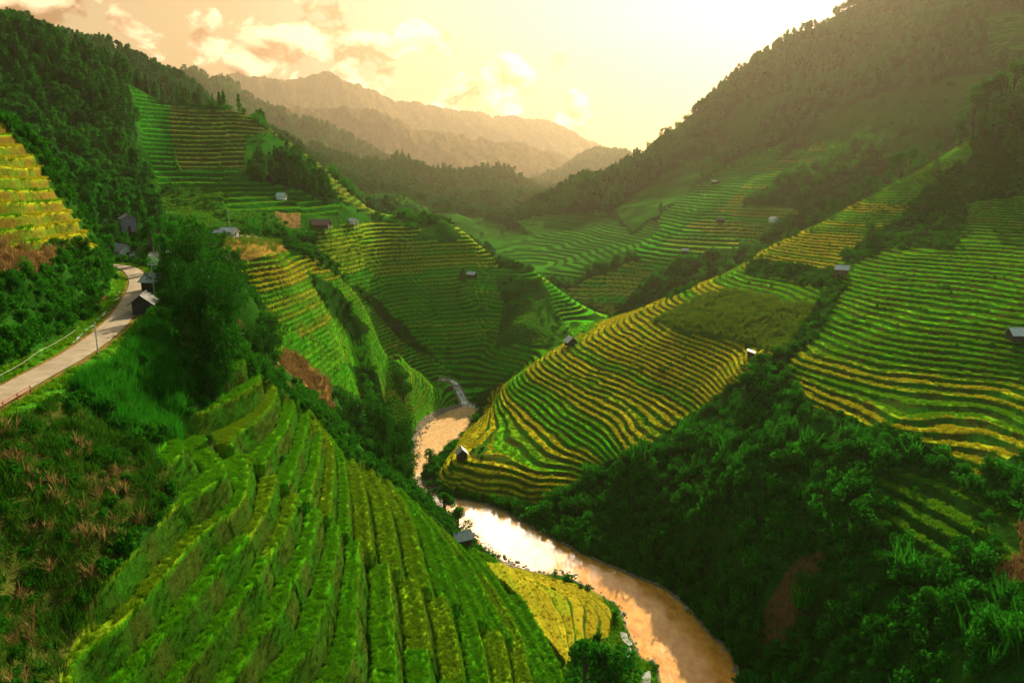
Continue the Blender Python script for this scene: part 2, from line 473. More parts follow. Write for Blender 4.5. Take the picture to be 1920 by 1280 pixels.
# spur in the middle
cover([(420, 440), (515, 448), (538, 468), (505, 492), (425, 492)], 230, 330, MAIZE, pa=1)
cover([(445, 500), (525, 468), (580, 480), (695, 560), (745, 610), (765, 640), (845, 700), (855, 742), (800, 795), (768, 805), (718, 765), (702, 690), (640, 680), (560, 640), (500, 615), (488, 560)], 212, 385, TERR, 1.6, 0.6, 8)
cover([(500, 600), (600, 650), (690, 715), (720, 765), (640, 722), (560, 690), (500, 640)], 205, 300, TERR, 1.7, 0.75, 9)
cover([(575, 505), (640, 545), (690, 610), (670, 640), (620, 590)], 240, 330, SCRUB)
cover([(545, 665), (622, 710), (628, 782), (560, 715), (500, 660)], 190, 270, CORN)
cover([(440, 590), (520, 690), (560, 730), (545, 745), (450, 640)], 170, 240, SOIL)
# left hill over the road
cover([(-400, 80), (0, 222), (40, 262), (80, 310), (100, 350), (140, 400), (184, 462), (120, 452), (60, 470), (-400, 530)], 80, 178, TERR, 2.25, 0.6, 10)
cover([(-300, 470), (60, 468), (120, 470), (90, 500), (60, 520), (-300, 560)], 80, 170, CORN)
cover([(175, 560), (195, 545), (215, 560), (205, 585), (185, 585)], 90, 200, SOIL)
# foreground spur
cover([(428, 648), (500, 712), (570, 762), (605, 802), (640, 847), (700, 887), (750, 919), (810, 972), (870, 1022), (930, 1048), (970, 1062), (1010, 1130), (1060, 1235), (1075, 1400), (60, 1400),
       (104, 1280), (122, 1198), (150, 1144), (204, 1085), (267, 1026), (340, 926), (317, 890), (292, 836), (360, 780), (420, 730)], 40, 200, TERR, 4.3, 0.7, 11)
cover([(905, 1048), (970, 1058), (1060, 1083), (1122, 1110), (1148, 1165), (1132, 1196), (1062, 1240), (1000, 1150), (950, 1090)], 120, 200, TERR, 0.8, 0.72, 12)
cover([(1122, 1108), (1160, 1130), (1185, 1185), (1250, 1300), (1060, 1300), (1130, 1200), (1150, 1160)], 100, 190, GRASS)
cover([(0, 760), (160, 780), (300, 860), (330, 920), (200, 1090), (100, 1280), (-100, 1400), (-300, 1000)], 40, 110, MAIZE, pa=2)
cover([(118, 685), (200, 640), (315, 612), (345, 740), (325, 825), (230, 800), (140, 760)], 85, 125, TALL)
# the big hill on the right
cover([(815, 888), (835, 850), (900, 768), (960, 702), (1070, 638), (1150, 597), (1390, 490), (1500, 430), (1600, 380), (1700, 325), (1815, 262), (1825, 290), (1775, 330), (1700, 400), (1640, 430), (1590, 480), (1560, 530), (1535, 600),
       (1480, 660), (1400, 705), (1330, 755), (1230, 830), (1130, 870), (1010, 942), (940, 935), (860, 918), (820, 905)], 225, 440, TERR, 1.2, 0.5, 13)
cover([(1590, 470), (1780, 465), (1800, 380), (1920, 370), (2300, 340), (2300, 790), (1920, 850), (1830, 888), (1760, 842), (1640, 802), (1520, 762), (1470, 690), (1540, 620), (1580, 540), (1590, 500)], 140, 400, TERR, 1.15, 0.5, 14)
cover([(1215, 605), (1300, 560), (1390, 545), (1540, 578), (1530, 622), (1460, 662), (1400, 648), (1280, 622)], 230, 400, MAIZE, pa=3)
cover([(1400, 492), (1440, 482), (1570, 508), (1560, 545), (1400, 512)], 290, 400, SCRUB)
cover([(1570, 520), (1590, 540), (1500, 655), (1420, 700), (1390, 690), (1480, 645)], 200, 330, SCRUB)
cover([(1690, 400), (1760, 330), (1800, 300), (1820, 400), (1790, 470), (1700, 450), (1590, 500), (1580, 480)], 270, 430, SCRUB)
cover([(1430, 1110), (1500, 1040), (1570, 1020), (1520, 1090), (1470, 1190), (1420, 1180)], 110, 190, SOIL)
cover([(1500, 1150), (1570, 1080), (1580, 1100), (1490, 1230)], 110, 190, MAIZE, pa=2)
cover([(1880, 1000), (1990, 960), (1990, 1120), (1860, 1100)], 90, 170, CORN)
cover([(1640, 880), (1760, 900), (1900, 960), (1920, 1050), (1760, 1060), (1660, 1000)], 110, 180, TERR, 1.7, 0.5, 15)

left_side = dist_poly(XG, YG, LBS) < dist_poly(XG, YG, RBS)
gravel = ((dist_river < np.where(left_side & (YG > 195), 2.4, .7)) & ~in_river) | (dist_stream < 2.4) | ((dist_river < 5) & ~in_river & (U0 > 770) & (U0 < 830) & (V0 > 870) & (V0 < 935))
zone[gravel & (YG < 420)] = GRAVEL
zone[(dist_road < 5) & (zone != TERR)] = GRASS

# undulation
wl = np.clip(RG * 0.06, 7, 1e9)
zz = ZB + fbm(XG / 23, YG / 23, 3, 3) * np.where(RG < 600, 0.9, 0) * np.clip(RG / 200, .35, 1)
rough = {SCRUB: 1.3, FOREST: 2.0, MAIZE: 0.6, GRASS: 0.5, CORN: 0.5, SOIL: 0.7, TALL: 0.9}
ra = np.zeros(ZB.shape, np.float32)
for k_, a_ in rough.items():
    ra[zone == k_] = a_
zz = zz + fbm(XG / 7.0, YG / 7.0, 3, 21) * ra * np.where(RG < 600, 1, 0)
# gullies and shoulders on the mountains (true relief, larger with distance)
far_w = np.clip((YG - 480) / 400, 0, 1) * np.clip((ZB - 30) / 60, 0, 1)
rid = 1 - np.abs(fbm(XG / 110 + 0.35 * YG / 110, YG / 300, 4, 33)) * 2
zz = zz + far_w * (rid - 0.45) * np.clip(YG * 0.022, 0, 44) * (zone != TERR)
rid2 = 1 - np.abs(fbm(XG / 800 + 0.3 * YG / 800, YG / 1500, 5, 35)) * 2
zz = zz + np.clip((YG - 1700) / 1200, 0, 1) * (rid2 - 0.5) * YG * 0.016
del rid, rid2, far_w

# ---- terraces
tm = zone == TERR
ti = np.nonzero(tm)
st = step[ti]; a = tread[ti]; pp = pal[ti]
x = XG[ti]; y = YG[ti]; zt = zz[ti]
near = np.isin(pp, (11,))
# the fields break into plots along the slope: every plot has its own phase
plot = np.floor((y * np.where(near, 0.8, 0.35) + x * np.where(near, -0.55, 0.94) + fbm(x / 16, y / 16, 2, 5) * 9) / np.where(near, 27.0, 34.0))
ph = hash1(plot.astype(np.int64), 71) * np.where(near, 0.85, 0.35)
ph = np.where(np.isin(pp, (12,)), 0, ph)
ww = fbm(x / 9, y / 9, 3, 41) * np.where(near, .16, .24) + fbm(x / 40, y / 40, 2, 43) * np.where(near, .12, .8)
q = np.where(near, np.where(zt < 52, (zt - 52) / 5.0, (zt - 52) / 3.5), zt / st) + ph + ww
lev = np.floor(q)
f = q - lev
# profile of one step: a nearly flat tread that leans a little, then the riser
rs = np.clip((f - a) / np.maximum(1 - a, 1e-3), 0, 1)
rise = rs * rs * (3 - 2 * rs)
prof = 0.10 * np.clip(f / a, 0, 1) + 0.90 * rise
lip = np.exp(-((f - 0.10) / 0.10) ** 2) * np.where(near, .05, 0.09) + np.exp(-((f - 1.0) / 0.06) ** 2) * 0.05      # rice stands proud along the edge of the field
crease = -np.exp(-((f - a) / np.where(near, 0.05, 0.055)) ** 2) * np.where(near, 0.20, 0.10)                                                  # ditch at the foot of the riser
qn = lev + prof + (lip + crease) * np.where(near, 1.3, 1.0) - ph - ww * 0.5
znew = np.where(near, 52 + np.where(qn < 0, qn * 5.0, qn * 3.5), qn * st)
zz[ti] = znew
LEV = lev; FR = f

# ---- river bed, banks, road bench
zz = np.where(in_river, np.minimum(-0.35 - 0.35 * np.minimum(dist_river, 4), zz), zz)
bank = (~in_river) & (dist_river < 12)
bl = np.clip(dist_river / 12, 0, 1)
zz = np.where(bank, np.maximum(zz * bl + (0.25 + 0.10 * dist_river) * (1 - bl), 0.12 + 0.1 * dist_river), zz)
zz = np.where(~in_river & (YG < 400), np.maximum(zz, 0.15), zz)
rl = np.clip((dist_road - 2.9) / 6.0, 0, 1); rl = rl * rl * (3 - 2 * rl)
zz = np.where(dist_road < 8.9, (ROAD_Z - 0.12) * (1 - rl) + zz * rl, zz)
ZG = zz.astype(np.float32)

# ------------------------------------------------------------------ colours of the ground (far haze tint and crease shade included)
C3 = lambda r, g, b: np.array([r, g, b], np.float32)
cz = np.zeros(ZB.shape + (3,), np.float32)
ground = {SCRUB: (0.022, 0.055, 0.008), FOREST: (0.016, 0.042, 0.010), MAIZE: (0.06, 0.10, 0.012), SOIL: (0.095, 0.054, 0.020), CORN: (0.20, 0.11, 0.028),
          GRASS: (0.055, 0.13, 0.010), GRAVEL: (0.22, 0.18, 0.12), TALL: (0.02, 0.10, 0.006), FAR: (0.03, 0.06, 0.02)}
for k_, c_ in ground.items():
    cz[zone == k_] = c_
cz[(zone == FAR) & (YG > 4000)] = (0.10, 0.075, 0.03)  # warm haze of the farthest ranges put into their ground colour
cz[(zone == MAIZE) & (pal == 7)] = (0.030, 0.085, 0.008)
cz[(zone == MAIZE) & (pal == 1)] = (0.24, 0.15, 0.03)
cz[(zone == MAIZE) & (pal == 2)] = (0.05, 0.055, 0.010)
# palettes: (tread a, tread b, share of b, riser, riser b)
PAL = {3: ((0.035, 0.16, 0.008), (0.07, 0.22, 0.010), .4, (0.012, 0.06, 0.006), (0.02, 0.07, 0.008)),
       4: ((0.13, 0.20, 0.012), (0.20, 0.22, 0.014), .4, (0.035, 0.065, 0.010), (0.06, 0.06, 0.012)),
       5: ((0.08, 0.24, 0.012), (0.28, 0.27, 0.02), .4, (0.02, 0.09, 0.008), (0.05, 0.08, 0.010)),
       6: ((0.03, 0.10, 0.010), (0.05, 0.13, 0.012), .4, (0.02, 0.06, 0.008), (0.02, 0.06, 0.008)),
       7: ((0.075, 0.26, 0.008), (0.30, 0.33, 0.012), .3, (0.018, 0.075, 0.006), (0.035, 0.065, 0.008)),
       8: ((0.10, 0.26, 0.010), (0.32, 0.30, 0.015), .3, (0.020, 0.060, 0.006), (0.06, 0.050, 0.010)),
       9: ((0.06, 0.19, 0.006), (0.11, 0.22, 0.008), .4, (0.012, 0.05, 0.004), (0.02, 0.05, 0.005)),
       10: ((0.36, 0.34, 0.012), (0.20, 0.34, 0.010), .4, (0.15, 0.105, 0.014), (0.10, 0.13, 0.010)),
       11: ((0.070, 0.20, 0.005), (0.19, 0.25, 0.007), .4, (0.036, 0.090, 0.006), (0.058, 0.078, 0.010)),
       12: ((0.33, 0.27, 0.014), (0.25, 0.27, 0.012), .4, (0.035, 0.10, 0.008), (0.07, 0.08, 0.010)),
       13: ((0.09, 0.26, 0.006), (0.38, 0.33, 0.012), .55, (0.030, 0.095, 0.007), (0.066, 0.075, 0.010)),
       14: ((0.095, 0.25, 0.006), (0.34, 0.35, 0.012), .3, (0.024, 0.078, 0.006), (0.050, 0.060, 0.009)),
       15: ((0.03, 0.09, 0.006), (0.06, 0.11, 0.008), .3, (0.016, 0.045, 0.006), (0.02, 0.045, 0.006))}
ct = np.zeros((len(st), 3), np.float32)
field = (LEV.astype(np.int64) * 131 + plot.astype(np.int64) * 17)
hv = hash1(field, 5); hv2 = hash1(field, 9)
riser_n = np.clip(fbm(x / 4, y / 4, 3, 55) * 1.6 + 0.5, 0, 1)[:, None]
for k_, (ta, tb, sh, ra_, rb) in PAL.items():
    m = pp == k_
    if not m.any(): continue
    share = np.full(m.sum(), sh)
    if k_ == 14:      # ripening towards the bottom of the hill
        share = np.clip((64 - zt[m]) / 16, 0.12, 1.1)
    if k_ == 13:      # green along the lower left, gold above and at the toe
        share = np.where(zt[m] < 14, 0.85, np.where(zt[m] < 27, 0.22, np.where((zt[m] > 58) & (zt[m] < 68), 0.3, np.where(zt[m] > 96, 0.05, 0.8))))
    if k_ in (13, 14):    # ripeness runs in long bands along the hill
        hv[m] = np.clip(0.5 + 0.5 * fbm(LEV[m] * 0.43, plot[m] * 0.06 + LEV[m] * 0.11, 2, 63) * 1.3 + (hash1(LEV[m].astype(np.int64), 64) - .5) * .35, 0, 1)
    if k_ == 7:
        share = np.clip((zt[m] - 46) / 25, 0.05, 0.9)
    if k_ == 8:
        share = np.clip((zt[m] - 55) / 25, 0.05, 0.9)
    if k_ == 11:
        share = np.clip((zt[m] - 30) / 60, 0.25, 0.6)
    g = np.clip((share - hv[m]) * 2.6 + 0.5, 0, 1)[:, None]
    tc_ = (C3(*ta) * (1 - g) + C3(*tb) * g) * (0.82 + 0.36 * hv2[m])[:, None]
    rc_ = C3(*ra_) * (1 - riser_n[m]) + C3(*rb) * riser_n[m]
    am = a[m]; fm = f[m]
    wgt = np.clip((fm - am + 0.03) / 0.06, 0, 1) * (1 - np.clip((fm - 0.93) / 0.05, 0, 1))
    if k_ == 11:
        dk = np.exp(-((fm - am) / 0.05) ** 2)[:, None] * .8  # crease shade put into the colour together with dark ditch soil
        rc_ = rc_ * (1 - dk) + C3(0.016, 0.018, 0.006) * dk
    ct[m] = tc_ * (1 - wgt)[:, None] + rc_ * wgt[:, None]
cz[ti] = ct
# broad patchiness in wild cover
cz[(zone == GRASS) & (YG > 330)] = (0.026, 0.080, 0.009)
pn = fbm(XG / 14, YG / 14, 4, 77)
wild = ~tm & (zone != GRAVEL)
cz *= np.where(wild, np.clip(1 + pn * 0.7, 0.4, 1.8), np.clip(1 + pn * 0.25, 0.7, 1.3))[..., None]
# meadows and fields patched over the far mountain sides
pf = fbm(XG / 70, YG / 70, 4, 78)
mead = np.clip((pf + np.where((U0 < 1330) & (YG < 1100), .12, -.04)) * 5, 0, 1) * ((zone == FOREST) & (YG > 560) & (YG < 1500) & (ZB < 190))
cz = cz * (1 - mead[..., None] * .8) + C3(0.024, 0.085, 0.010) * (mead[..., None] * .8)
# red earth shoulder of the road
sho = np.clip(1 - np.abs(dist_road - 2.35) / 0.7, 0, 1)[..., None]
cz = cz * (1 - sho) + C3(0.28, 0.13, 0.04) * sho
# foot path and cut bank on the left hill
pth = np.array([at_d(*p)[:2] for p in ((192, 328, 362), (228, 338, 362), (240, 352, 356), (285, 368, 352), (322, 376, 352))])
pd = np.clip(1.6 - dist_poly(XG, YG, pth), 0, 1)[..., None]
cz = cz * (1 - pd) + C3(0.42, 0.36, 0.22) * pd
ii = np.nonzero((U0 > 505) & (U0 < 565) & (V0 > 394) & (V0 < 428) & (YG > 330) & (YG < 460))
mm = inside(UJ[ii], VJ[ii], [(512, 398), (556, 398), (560, 426), (530, 424), (512, 420)])
cz[ii[0][mm], ii[1][mm]] = (0.30, 0.15, 0.06)

# ---- horizon test, used when planting
TAN = (ZG - CAM_H) / np.hypot(XG, YG)
HORI = np.maximum.accumulate(TAN, axis=0)


def cell(x, y):
    az = np.arctan2(x, y); r = np.hypot(x, y)
    i = np.clip(np.searchsorted(RR, r) - 1, 0, NR - 2)
    fj = (az - AZ[0]) / (AZ[1] - AZ[0])
    j = np.clip(fj.astype(int), 0, NCOL - 2)
    return i, j, np.clip((r - RR[i]) / (RR[i + 1] - RR[i]), 0, 1), np.clip(fj - j, 0, 1)


def ground_at(x, y):
    x = np.atleast_1d(np.asarray(x, float)); y = np.atleast_1d(np.asarray(y, float))
    i, j, fi, fj = cell(x, y)
    return (ZG[i, j] * (1 - fj) + ZG[i, j + 1] * fj) * (1 - fi) + (ZG[i + 1, j] * (1 - fj) + ZG[i + 1, j + 1] * fj) * fi


def hit(u, v, dmin=45.0, dmax=4000.0):
    """ground seen at a picture position, nearest beyond dmin"""
    a_, y_, z_ = ray(u, v)
    ds = np.exp(np.linspace(math.log(dmin), math.log(dmax), 2500))
    k = ds / y_
    xs = a_ * k; zs = CAM_H + z_ * k
    below = zs <= ground_at(xs, ds)
    n = int(np.argmax(below)) if below.any() else len(ds) - 1
    return xs[n], ds[n], float(ground_at(xs[n], ds[n])[0])


# ------------------------------------------------------------------ land pieces
mt, t, out = new_mat('land')
at = t.n('ShaderNodeAttribute', attribute_name='Col')
geo = t.n('ShaderNodeNewGeometry')
n1 = t.n('ShaderNodeTexNoise', i_Scale=0.9, i_Detail=9.0, i_Roughness=0.72)
n2 = t.n('ShaderNodeTexNoise', i_Scale=5.5, i_Detail=4.0, i_Roughness=0.7)
t.l(geo.outputs['Position'], n1.inputs['Vector']); t.l(geo.outputs['Position'], n2.inputs['Vector'])
m1 = t.n('ShaderNodeMapRange', i_1=0.28, i_2=0.72, i_3=0.45, i_4=1.55)
t.l(n1.outputs[0], m1.inputs[0])
m2 = t.n('ShaderNodeMapRange', i_1=0.3, i_2=0.7, i_3=0.6, i_4=1.4)
t.l(n2.outputs[0], m2.inputs[0])
c = t.mix(1.0, at.outputs['Color'], m1.outputs[0], 'MULTIPLY')
c = t.mix(1.0, c, m2.outputs[0], 'MULTIPLY')
b = t.n('ShaderNodeBsdfPrincipled', i_Roughness=0.9)
b.inputs['Specular IOR Level'].default_value = 0.0
bp = t.n('ShaderNodeBump', i_Strength=0.8, i_Distance=0.35)
t.l(n1.outputs[0], bp.inputs['Height'])
t.l(c, b.inputs['Base Color']); t.l(bp.outputs[0], b.inputs['Normal']); t.l(b.outputs[0], out.inputs[0])
LAND = mt

# which hill a cell belongs to: nearest named anchor
anchors = []


def region(name, pts):
    for p in pts:
        anchors.append((name, *warp(np.array(p[0]), np.array(p[1]))))


g = lambda *P: [at_d(*p)[:2] for p in P]
region('foreground_hill', g((430, 700, 125), (560, 800, 135), (640, 1000, 115), (400, 1000, 100), (300, 1200, 65), (700, 1200, 90), (850, 1100, 120), (780, 1000, 150), (960, 1150, 140), (1080, 1150, 165), (300, 700, 108), (100, 900, 75), (100, 1200, 55), (1150, 1250, 140), (880, 1030, 190)))
region('roadside_hill', g((0, 640, 95), (0, 400, 125), (0, 250, 165), (120, 400, 160), (180, 520, 160), (-250, 400, 110), (120, 600, 125), (225, 510, 170)))
region('valley_spur', g((450, 600, 190), (560, 700, 215), (480, 500, 245), (600, 560, 275), (700, 650, 300), (800, 700, 340), (440, 450, 300), (330, 480, 220), (760, 770, 325), (640, 820, 205)))
region('wooded_hill', g((0, 200, 400), (200, 250, 420), (300, 350, 400), (450, 300, 450), (600, 370, 460), (500, 380, 390), (150, 380, 310), (0, 60, 500), (300, 190, 550), (-250, 100, 420), (680, 400, 510)))
region('terraced_knoll', g((650, 460, 400), (760, 480, 425), (860, 460, 450), (860, 600, 400), (980, 540, 430), (980, 650, 380), (1080, 600, 440), (930, 720, 360), (760, 580, 400)))
region('terraced_hillside', g((860, 860, 265), (950, 800, 300), (1060, 700, 330), (1150, 780, 270), (1250, 650, 320), (1400, 560, 340), (1550, 450, 380), (1700, 380, 390), (1700, 500, 300), (1700, 650, 225), (1880, 450, 320), (1880, 600, 230), (1880, 780, 185), (1600, 760, 200), (1500, 660, 245), (2050, 500, 260), (1900, 230, 430)))
region('riverside_slope', g((1200, 950, 205), (1400, 850, 210), (1500, 1000, 165), (1600, 900, 170), (1700, 1100, 130), (1900, 1000, 130), (1600, 1250, 118), (1850, 1250, 100), (1050, 950, 215), (1330, 1000, 180)))
region('mountainside', g((1100, 560, 520), (1250, 450, 620), (1450, 350, 640), (1000, 470, 700), (1150, 380, 850), (1400, 200, 900), (1600, 100, 900), (1600, 300, 600), (1800, 150, 650), (1850, 0, 800), (1600, 0, 1050), (2000, 50, 700), (1300, 480, 500)))
region('valley_hill', g((760, 340, 1100), (900, 370, 1050), (640, 330, 1100), (700, 390, 750), (850, 420, 900), (100, 60, 930), (250, 140, 960)))
region('distant_ridge', g((400, 150, 2300), (600, 260, 2150), (740, 330, 2100), (1060, 340, 2700), (1180, 300, 2700), (200, 200, 2300), (1400, 300, 2400)))
region('distant_mountain', g((500, 150, 7400), (800, 220, 7400), (1100, 280, 7400), (700, 240, 5000), (1000, 300, 5000), (200, 200, 5000), (1500, 300, 5000), (1900, 300, 5000)))
names = list(dict.fromkeys(a_[0] for a_ in anchors))
ai_ = np.array([names.index(a_[0]) for a_ in anchors]); as_ = np.array([a_[1] for a_ in anchors]); at_ = np.array([a_[2] for a_ in anchors])
sx, sy = warp(XG[::4, ::4], YG[::4, ::4])
near_i = np.argmin((sx[..., None] - as_) ** 2 + (sy[..., None] - at_) ** 2, axis=-1)
reg = np.repeat(np.repeat(ai_[near_i], 4, 0), 4, 1)[:NR - 1, :NCOL - 1]

idx = np.arange(NR * NCOL, dtype=np.int32).reshape(NR, NCOL)
P3 = np.stack([XG, YG, ZG], -1).reshape(-1, 3).astype(np.float32)
gr = np.clip((cz[..., 1] - cz[..., 0]) / (cz[..., 1] + 1e-4), 0, 1)
cz[..., 0] *= 1 - 0.45 * gr; cz[..., 1] *= 1 + 0.35 * gr; cz[..., 2] *= 1 - 0.3 * gr
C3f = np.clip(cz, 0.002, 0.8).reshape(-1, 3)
quad = np.stack([idx[:-1, :-1], idx[:-1, 1:], idx[1:, 1:], idx[1:, :-1]], -1)
land_labels = {
    'foreground_hill': 'steep green rice terraces and scrub descending from the road to the river at the lower left',
    'roadside_hill': 'hill with golden terraces above the winding road at the left edge',
    'valley_spur': 'lower spur of curving terraces running down to the river bend in mid valley',
    'wooded_hill': 'big hill at the upper left, dark forest on one side and green terraces on the other',
    'terraced_knoll': 'rounded knoll and flat-topped cone of terraces in the middle of the valley',
    'terraced_hillside': 'large hillside of gold and green terraces right of the river',
    'riverside_slope': 'dark bushy slope dropping to the brown river at the lower right',
    'mountainside': 'tall hazy mountainside behind the right-hand terraces',
    'valley_hill': 'dark hazy wooded hills closing the valley in the middle distance',
    'distant_ridge': 'grey-green hazy ridge behind the wooded left hill',
    'distant_mountain': 'pale golden mountain range at the end of the valley'}
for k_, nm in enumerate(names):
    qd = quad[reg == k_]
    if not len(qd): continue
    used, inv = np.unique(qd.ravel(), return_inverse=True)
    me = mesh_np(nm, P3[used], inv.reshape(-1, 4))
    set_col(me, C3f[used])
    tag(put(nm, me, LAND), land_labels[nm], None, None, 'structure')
del quad, C3f, jx, jy

# ------------------------------------------------------------------ river
gx = np.arange(RIVER_POLY[:, 0].min() - 5, RIVER_POLY[:, 0].max() + 5, 1.25)
gy = np.arange(RIVER_POLY[:, 1].min() - 5, RIVER_POLY[:, 1].max() + 5, 1.25)
GX, GY = np.meshgrid(gx, gy)
ok = inside(GX, GY, RIVER_POLY) | (dist_poly(GX, GY, RIVER_POLY, True) < 4.5)
okq = ok[:-1, :-1] & ok[1:, :-1] & ok[:-1, 1:] & ok[1:, 1:]
ix = np.arange(GX.size).reshape(GX.shape)
qd = np.stack([ix[:-1, :-1], ix[:-1, 1:], ix[1:, 1:], ix[1:, :-1]], -1)[okq]
used, inv = np.unique(qd.ravel(), return_inverse=True)
GZ = fbm(GX / 3, GY / 5, 3, 61) * 0.10
me = mesh_np('river', np.stack([GX, GY, GZ], -1).reshape(-1, 3)[used], inv.reshape(-1, 4))
mt, t, out = new_mat('muddy_water')
geo = t.n('ShaderNodeNewGeometry')
mp = t.n('ShaderNodeMapping'); mp.inputs['Scale'].default_value = (0.5, 0.28, 1)
t.l(geo.outputs['Position'], mp.inputs[0])
nz = t.n('ShaderNodeTexNoise', i_Scale=0.9, i_Detail=9.0, i_Roughness=0.72, i_Distortion=0.3)
t.l(mp.outputs[0], nz.inputs['Vector'])
cr = t.n('ShaderNodeValToRGB')
cr.color_ramp.elements[0].position = 0.40; cr.color_ramp.elements[0].color = (0.50, 0.19, 0.022, 1)
cr.color_ramp.elements[1].position = 0.60; cr.color_ramp.elements[1].color = (0.70, 0.33, 0.065, 1)
t.l(nz.outputs[0], cr.inputs[0])
b = t.n('ShaderNodeBsdfPrincipled', i_Roughness=0.12)
b.inputs['IOR'].default_value = 1.33
n3 = t.n('ShaderNodeTexNoise', i_Scale=1.6, i_Detail=5.0, i_Roughness=0.6, i_Distortion=0.6)
t.l(mp.outputs[0], n3.inputs['Vector'])
bp = t.n('ShaderNodeBump', i_Strength=0.10, i_Distance=0.35)
t.l(n3.outputs[0], bp.inputs['Height'])
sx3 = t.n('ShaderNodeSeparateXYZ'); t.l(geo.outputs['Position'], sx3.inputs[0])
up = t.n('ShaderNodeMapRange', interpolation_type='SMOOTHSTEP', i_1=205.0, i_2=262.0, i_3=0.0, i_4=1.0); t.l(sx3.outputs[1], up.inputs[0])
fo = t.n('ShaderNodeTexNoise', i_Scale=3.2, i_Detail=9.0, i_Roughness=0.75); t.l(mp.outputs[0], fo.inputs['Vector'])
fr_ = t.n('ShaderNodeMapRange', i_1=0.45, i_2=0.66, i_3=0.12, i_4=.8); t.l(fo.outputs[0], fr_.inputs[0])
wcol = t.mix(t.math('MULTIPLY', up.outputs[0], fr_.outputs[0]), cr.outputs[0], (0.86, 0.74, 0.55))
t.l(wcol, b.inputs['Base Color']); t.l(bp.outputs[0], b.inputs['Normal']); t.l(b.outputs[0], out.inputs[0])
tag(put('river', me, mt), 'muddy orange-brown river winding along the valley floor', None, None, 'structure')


def ribbon(name, pts, width, mat, zoff=None, zfix=None, cross=4, crown=0.0):
    P = np.asarray(pts, float)
    tg = np.gradient(P[:, :2], axis=0); tg /= np.linalg.norm(tg, axis=1)[:, None] + 1e-9
    nn = np.stack([tg[:, 1], -tg[:, 0]], 1)
    rows_ = []
    for k in range(cross + 1):
        s_ = (k / cross - 0.5)
        q_ = P[:, :2] + nn * (np.asarray(width) * s_)[..., None] if np.ndim(width) else P[:, :2] + nn * width * s_
        zc = np.full(len(P), zfix) if zfix is not None else ground_at(q_[:, 0], q_[:, 1]) + zoff
        rows_.append(np.column_stack([q_, zc + crown * (1 - 4 * s_ * s_)]))
    V = np.stack(rows_, 1)
    n_, m_ = V.shape[:2]
    ii_ = np.arange(n_ * m_).reshape(n_, m_)
    q = np.stack([ii_[:-1, :-1], ii_[:-1, 1:], ii_[1:, 1:], ii_[1:, :-1]], -1).reshape(-1, 4)
    return put(name, mesh_np(name, V.reshape(-1, 3), q), mat)


white_water, t, out = new_mat('white_water')
geo = t.n('ShaderNodeNewGeometry')
nz = t.n('ShaderNodeTexNoise', i_Scale=0.7, i_Detail=6.0, i_Roughness=0.7)
t.l(geo.outputs['Position'], nz.inputs['Vector'])
cr = t.n('ShaderNodeValToRGB')
cr.color_ramp.elements[0].position = 0.42; cr.color_ramp.elements[0].color = (0.16, 0.13, 0.09, 1)
cr.color_ramp.elements[1].position = 0.56; cr.color_ramp.elements[1].color = (0.8, 0.78, 0.72, 1)
t.l(nz.outputs[0], cr.inputs[0])
b = t.n('ShaderNodeBsdfPrincipled', i_Roughness=0.3)
t.l(cr.outputs[0], b.inputs['Base Color']); t.l(b.outputs[0], out.inputs[0])
tag(ribbon('stream', smooth_poly(STREAM_W, 6), np.interp(np.linspace(0, 1, 31), [0, 1], [4.2, 1.6]), white_water, zoff=0.12), 'white-water side stream tumbling into the river bend', None, None, 'structure')

# ------------------------------------------------------------------ road
mt, t, out = new_mat('road_surface')
geo = t.n('ShaderNodeNewGeometry')
nz = t.n('ShaderNodeTexNoise', i_Scale=0.6, i_Detail=8.0, i_Roughness=0.7)
t.l(geo.outputs['Position'], nz.inputs['Vector'])
cr = t.n('ShaderNodeValToRGB')
cr.color_ramp.elements[0].position = 0.3; cr.color_ramp.elements[0].color = (0.20, 0.14, 0.08, 1)
cr.color_ramp.elements[1].position = 0.7; cr.color_ramp.elements[1].color = (0.40, 0.30, 0.20, 1)
t.l(nz.outputs[0], cr.inputs[0])
b = t.n('ShaderNodeBsdfPrincipled', i_Roughness=0.85)
t.l(cr.outputs[0], b.inputs['Base Color']); t.l(b.outputs[0], out.inputs[0])
ROADMAT = mt
tag(ribbon('road', ROAD, 4.0, ROADMAT, zfix=ROAD_Z + 0.02, crown=0.06), 'pale dusty road bending between the two left hills', None, None, 'structure')
far_road = smooth_poly(np.array([at_d(*p) for p in ((442, 440, 318), (480, 437, 330), (520, 433, 345), (555, 429, 362), (600, 427, 380))]), 8)
tag(ribbon('road', far_road, 4.0, ROADMAT, zoff=0.35), 'far stretch of pale road crossing the shelf by the white-roofed house', None, None, 'structure')
# ------------------------------------------------------------------ vegetation


def rich(c_):
    g_ = max(0.0, (c_[1] - c_[0]) / c_[1])
    return (c_[0] * (1 - 0.45 * g_), c_[1] * (1 + 0.35 * g_), c_[2] * (1 - 0.3 * g_))


